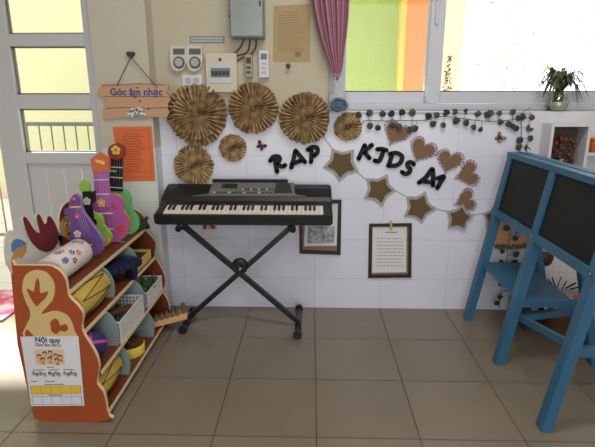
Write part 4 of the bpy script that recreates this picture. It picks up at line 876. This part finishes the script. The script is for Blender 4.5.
A = Vector((-.935, 2.44, z4)); D_ = Vector((.25, .095, .0)); D_.z = 0; t = thing('wooden_scraper', A, 'ridged wooden guiro scraper sticking out of the bottom shelf', 'scraper')
ang = math.atan2(D_.y, D_.x); SM = Matrix.Translation(A+Vector((0, 0, .001))) @ Matrix.Rotation(ang, 4, 'Z') @ Matrix.Rotation(-.10, 4, 'Y')
b = MB(SM @ Matrix(((1,0,0,0),(0,0,-1,0),(0,1,0,0),(0,0,0,1)))); b.prism([(-.0, .0), (.262, .006), (.268, .042), (0, .034)], -.03, .03); b.build('plank', mat('pale_wood', (214, 174, 126), .55, c2=(204, 160, 110), scale=20, stretch=(1, 6, 6)), t)
for k in range(8): b = MB(SM); b.tube([(.012+.029*k, -.031, .041+.001*k), (.012+.029*k, .031, .041+.001*k)], .0115, 8); b.build('ridge', mat('brown_ridge', (112, 84, 58), .6), t)
MB(SM).box((.243, -.03, .04), (.266, .03, .085), bevel=.004).build('end_block', MATS['brown_ridge'], t)
# ---------------------------------------------------------------- white shelf unit behind the easel, and the things on it
sx0 = 1.222
t = thing('wall_shelf', (1.6, WY, .75), 'white wall shelf unit with open cubbies at the right of the window', 'shelf')
MB().box((sx0, WY-.018, .30), (2.25, WY, 1.196), bevel=.002).build('back_panel', m_white, t)
cy0, cy1 = 2.715, WY-.018
cub = MB(); zx0, zx1, zz0, zz1 = 1.288, 1.50, .80, 1.138; th = .016
cub.box((zx0, cy0, zz0), (zx0+th, cy1, zz1)).box((zx1-th, cy0, zz0), (zx1, cy1, zz1)).box((zx0+th, cy0, zz1-th), (zx1-th, cy1, zz1)).box((zx0+th, cy0, zz0), (zx1-th, cy1, zz0+th))
cub.build('cubby_box', m_white, t)
MB().box((zx0+th, cy1-.006, zz0+th), (zx1-th, cy1-.001, zz1-th)).build('cubby_back', mat('grey_brown_back', (92, 78, 74), .8), t)  # back of the cubby coloured darker than the white box around it
MB().box((zx1, cy0+.02, .965), (2.2, cy1, .981)).build('side_shelf', m_white, t)
vb = Vector((1.385, 2.775, zz0+th)); t = thing('flower_vase', vb, 'slim cream vase of dull red flowers inside the white cubby', 'vase')
MB(Matrix.Translation(vb)).lathe([(.02, 0), (.026, .01), (.023, .06), (.016, .11), (.018, .13)], 16).build('vase', mat('cream_ceramic', (170, 152, 130), .4), t)
b = MB(); g = MB(); s_ = MB()
for k in range(70):
    a = random.uniform(0, 6.28); rr = random.uniform(.01, .078); c = vb+Vector((rr*math.cos(a), rr*.4*math.sin(a)-.005, random.uniform(.135, .27)-rr*.5)); s_.tube([vb+Vector((0, 0, .12)), c], .0015, 4)
    (b if k % 4 == 0 else g).ball(c, random.uniform(.007, .015), 7, 5)
b.build('blossoms', mat('dull_red_petal', (112, 40, 42), .7), t); g.build('leaves', mat('olive_leaf', (78, 70, 52), .7, c2=(96, 56, 50), scale=40), t); s_.build('stems', mat('ivy_stem', (98, 96, 76)), t)
for i, (xx, hh, lab) in enumerate(((1.565, .075, 'orange cup on the white side shelf, closest to the cubby'), (1.64, .10, 'taller orange cup on the white side shelf at the frame edge'))):
    t = thing('toy_cup', (xx, 2.78, .981), lab, 'cup', 'orange cups on the white shelf')
    MB(Matrix.Translation((xx, 2.78, .981))).lathe([(.022, 0), (.03, hh*.7), (.032, hh), (.028, hh), (.02, .01)], 16).build('cup_body', mat('orange_plastic', (224, 106, 56), .5), t)
    MB(Matrix.Translation((xx, 2.78, .981))).lathe([(.0315, hh*.8), (.034, hh*.86), (.0335, hh*.92)], 16, cap0=False, cap1=False).build('rim_band', mat('deep_orange', (190, 78, 36), .5), t)
# things low against the wall, seen through the easel
qd = [(495, 217), (531, 219), (530, 247), (493, 246)]
YP = WY-.024; t = thing('craft_board', (P(512, 246, Y=YP).x, YP, P(512, 246, Y=YP).z), 'peach coloured craft board with a small blue picture behind the easel', 'board')
MB(wallM(YP)).prism(px(qd, YP), -.005, .004).build('board', mat('peach_card', (210, 158, 112), .8), t)
MB(wallM(YP-.004)).prism(px([(511, 230), (520, 231), (520, 238), (511, 237)], YP), 0, .001).build('picture', mat('blue_print_small', (96, 110, 150), .7, c2=(190, 170, 170), scale=50, mix=.2), t)
b = MB(wallM(YP-.004))
for v in (229, 239): b.ribbon(px([(495, v), (529, v+1)], YP), .002, 0, .0005)
b.build('print_line', mat('brown_line', (170, 116, 80), .8), t)
b = MB()
for k in range(110):
    q = P(random.uniform(495, 529), random.uniform(245, 248), Y=YP-.02); d = Vector((random.gauss(0, .4), random.gauss(-.1, .2), 1)).normalized(); L_ = random.uniform(.015, .035); c = Vector((q.x, YP-.008-random.uniform(0, .02), q.z-.012))
    b._f([b._v(c+Vector((-.004, 0, 0))), b._v(c+d*L_), b._v(c+Vector((.004, 0, 0)))])
b.build('grass_strip', mat('muted_grass', (96, 116, 66), .8), t, kind='stuff')
qa = P(545, 266, Y=2.66); t = thing('hanging_pot', (qa.x, 2.72, qa.z), 'brown round pot hanging on the wall, seen through the easel frame', 'pot'); c = P(545, 256, Y=2.72)
MB(Matrix.Translation((c.x, 2.74, c.z-.06))).lathe([(.03, 0), (.048, .015), (.056, .05), (.05, .085), (.046, .09)], 20).build('pot', mat('red_brown_clay', (68, 40, 34), .5), t)
MB(Matrix.Translation((c.x, 2.74, c.z+.03))).lathe([(.045, 0), (.046, .012), (.03, .032), (.006, .04)], 20).build('white_cover', mat('grey_fabric', (168, 170, 176), .7), t)
MB().box((c.x-.008, 2.775, c.z-.02), (c.x+.008, WY-.018, c.z+.0)).build('bracket', m_dark, t)
YC = WY-.02; qd = [(540, 246), (592, 250), (589, 291), (536, 288)]
t = thing('squared_chart', (P(565, 289, Y=YC).x, YC, P(565, 289, Y=YC).z), 'white squared chart with black ink plant drawing behind the easel', 'chart')
MB(wallM(YC)).prism(px(qd, YC), 0, .002).build('paper', m_paper, t)
b = MB(wallM(YC-.002))
for k in range(1, 7): b.ribbon(px([(540+k*7.2, 247), (536.5+k*7.2, 289)], YC), .0014, 0, .0003); b.ribbon(px([(539, 247+k*6), (590, 250+k*6)], YC), .0014, 0, .0003)
b.build('grid_lines', mat('pale_blue_line', (184, 190, 206), .8), t)
b = MB(wallM(YC-.0025))
for p0, p1, w_ in (((556, 289), (552, 278), .008), ((556, 289), (561, 277), .006), ((562, 289), (566, 281), .007), ((566, 288), (575, 283), .012), ((570, 289), (578, 287), .01), ((552, 284), (548, 279), .007)): b.ribbon(px([p0, p1], YC), w_, 0, .0005)
b.build('ink_drawing', m_black, t)
# wicker basket with odds and ends on the floor
bs = P(573, 336, Z=0); bc = Vector((bs.x, 2.565, 0)); bw, bd, bh = .14, .10, .17
t = thing('wicker_basket', bc, 'brown wicker basket standing on the floor behind the easel', 'basket')
m_wk2 = mat('wicker', (118, 78, 48), .7, c2=(86, 54, 34), scale=60, stretch=(1, 1, 4)); b = MB(Matrix.Translation(bc))
b.box((-bw, -bd, 0), (bw, bd, .01)); 
for j in range(14):
    z = .012+j*.0117; ph = j % 2
    pts = []
    for k in range(49):
        a = 2*math.pi*k/48; sx_, sy_ = math.copysign(abs(math.cos(a))**.3, math.cos(a)), math.copysign(abs(math.sin(a))**.3, math.sin(a)); w_ = 1+.02*(1 if (k+ph) % 2 else -1); pts.append((bw*sx_*w_, bd*sy_*w_, z))
    b.tube(pts, .0065, 5, caps=False)
b.build('woven_side', m_wk2, t)
for lab, x0, x1, dz in (('pale wooden stick leaning out of the wicker basket, leftmost', -.10, -.19, .15), ('pale wooden stick in the wicker basket crossing the other one', -.06, -.13, .135), ('white stick in the wicker basket nearest the red toy', -.02, -.12, .13)):
    MB(Matrix.Translation(bc)).tube([(x0, .0, .02), (x1, -.03+x0*.3, .17+dz*.3)], .007, 7).build('wooden_stick', mat('pale_stick', (206, 196, 184), .6), label=lab, cat='stick', group='sticks in the wicker basket')
t = thing('red_toy', bc+Vector((.02, 0, .16)), 'red and white toy lying on top of the wicker basket', 'toy')
MB(Matrix.Translation(bc+Vector((.03, -.01, .185)))).ball((0, 0, 0), (.06, .05, .035), 14, 8).build('body', mat('coral_red', (200, 90, 76), .6), t)
MB(Matrix.Translation(bc+Vector((-.03, -.02, .195)))).ball((0, 0, 0), (.028, .025, .022), 12, 8).build('head', mat('pinkish_white', (214, 190, 186), .6), t)
MB().box((1.21, 2.56, .0), (1.235, 2.80, .22)).build('dark_board', mat('dark_brown_board', (62, 46, 38), .7), label='dark brown board standing on the floor beside the wicker basket', cat='board')
pb = P(597, 308, Y=2.36); t = thing('printed_bag', (pb.x+.06, 2.36, 0), 'black and white printed bag with a red band at the right edge, behind the easel', 'bag')
MB().box((pb.x-.03, 2.30, 0), (pb.x+.2, 2.42, .34), bevel=.02).build('bag_body', mat('black_white_print', (30, 30, 34), .6, c2=(210, 210, 214), scale=16, mix=.06), t)
MB().box((pb.x-.031, 2.296, .20), (pb.x+.2, 2.30, .23)).build('red_band', mat('signal_red', (180, 40, 48), .6), t)
MB().tube(smooth([(pb.x+.02, 2.36, .335), (pb.x+.04, 2.36, .40), (pb.x+.12, 2.36, .40), (pb.x+.14, 2.36, .335)], 4), .006, 6).build('handle', m_dark, t)
# ---------------------------------------------------------------- blue A-frame chalkboard easel
es = thing('chalkboard_easel', (1.17, 2.22, 0), 'blue wooden double sided A-frame easel with dark green chalkboards', 'easel')
m_blue = mat('blue_paint', (52, 104, 138), .45, c2=(46, 96, 130), scale=12, stretch=(1, 1, .3)); m_chalk = mat('green_chalkboard', (20, 26, 22), .6, c2=(25, 31, 26), scale=4, spec=.3)
EY = [2.71, 2.215, 1.72]; EXF = lambda h: .938+h*.168; EXB = lambda h: 1.405-h*.255
TOPH = .985; face = lambda y, h: Vector((EXF(h), y, h)); rear = lambda y, h: Vector((EXB(h), y, h))
nF = Vector((-.985, 0, .168)).normalized(); nB = Vector((.98, 0, .2)).normalized()
for y in EY:
    MB().beam(face(y, .0), face(y, TOPH-.004), .05, .042).build('leg', m_blue, es)
    MB().beam(rear(y, .0), rear(y, TOPH-.002), .045, .036).build('leg', m_blue, es)
for fn in (face, rear):
    off = (nF if fn is face else nB)
    for h, w_ in ((.655, .037), (TOPH-.013, .027)):
        MB().beam(fn(EY[2]-.03, h)+off*.002, fn(EY[0]+.026, h)+off*.002, w_, .046, (0, 0, 1)).build('board_rail', m_blue, es)
    for k in range(2):
        MB().beam(fn((EY[k]+EY[k+1])/2, .665)+off*.004, fn((EY[k]+EY[k+1])/2, TOPH-.018)+off*.004, abs(EY[k]-EY[k+1])-.045, .012).build('chalkboard', m_chalk, es)
for y in EY: MB().beam(face(y, .965), rear(y, .965), .03, .03).build('top_spacer', m_blue, es)
hS = .335   # shelf in the far bay
MB().box((EXF(hS)-.005, EY[1]-.02, hS), (EXB(hS)-.075, EY[0]+.02, hS+.014)).build('shelf_board', m_blue, es)
for y in (EY[1], EY[0]): MB().beam(face(y, hS-.01)+Vector((.02, 0, 0)), rear(y, hS-.01), .03, .035, (0, 1, 0)).build('crossbar', m_blue, es)
MB().beam(face(EY[2], .345), rear(EY[2], .345), .03, .035, (0, 1, 0)).build('crossbar', m_blue, es)
MB().beam(face(EY[1], .245)+Vector((.02, 0, 0)), rear(EY[1]+.06, .265), .03, .032, (0, 1, 0)).build('crossbar', m_blue, es)
MB().beam(face(EY[1], .25)+Vector((.035, 0, 0)), face(EY[2], .35)+Vector((.035, 0, 0)), .03, .022, (0, 0, 1)).build('side_rail', m_blue, es)
for y in EY: MB(Matrix.Translation(face(y, .655)+nF*.024) @ nF.to_track_quat('Z', 'Y').to_matrix().to_4x4()).lathe([(.006, 0), (.006, .003), (.003, .005)], 10).build('screw', m_steel, es)
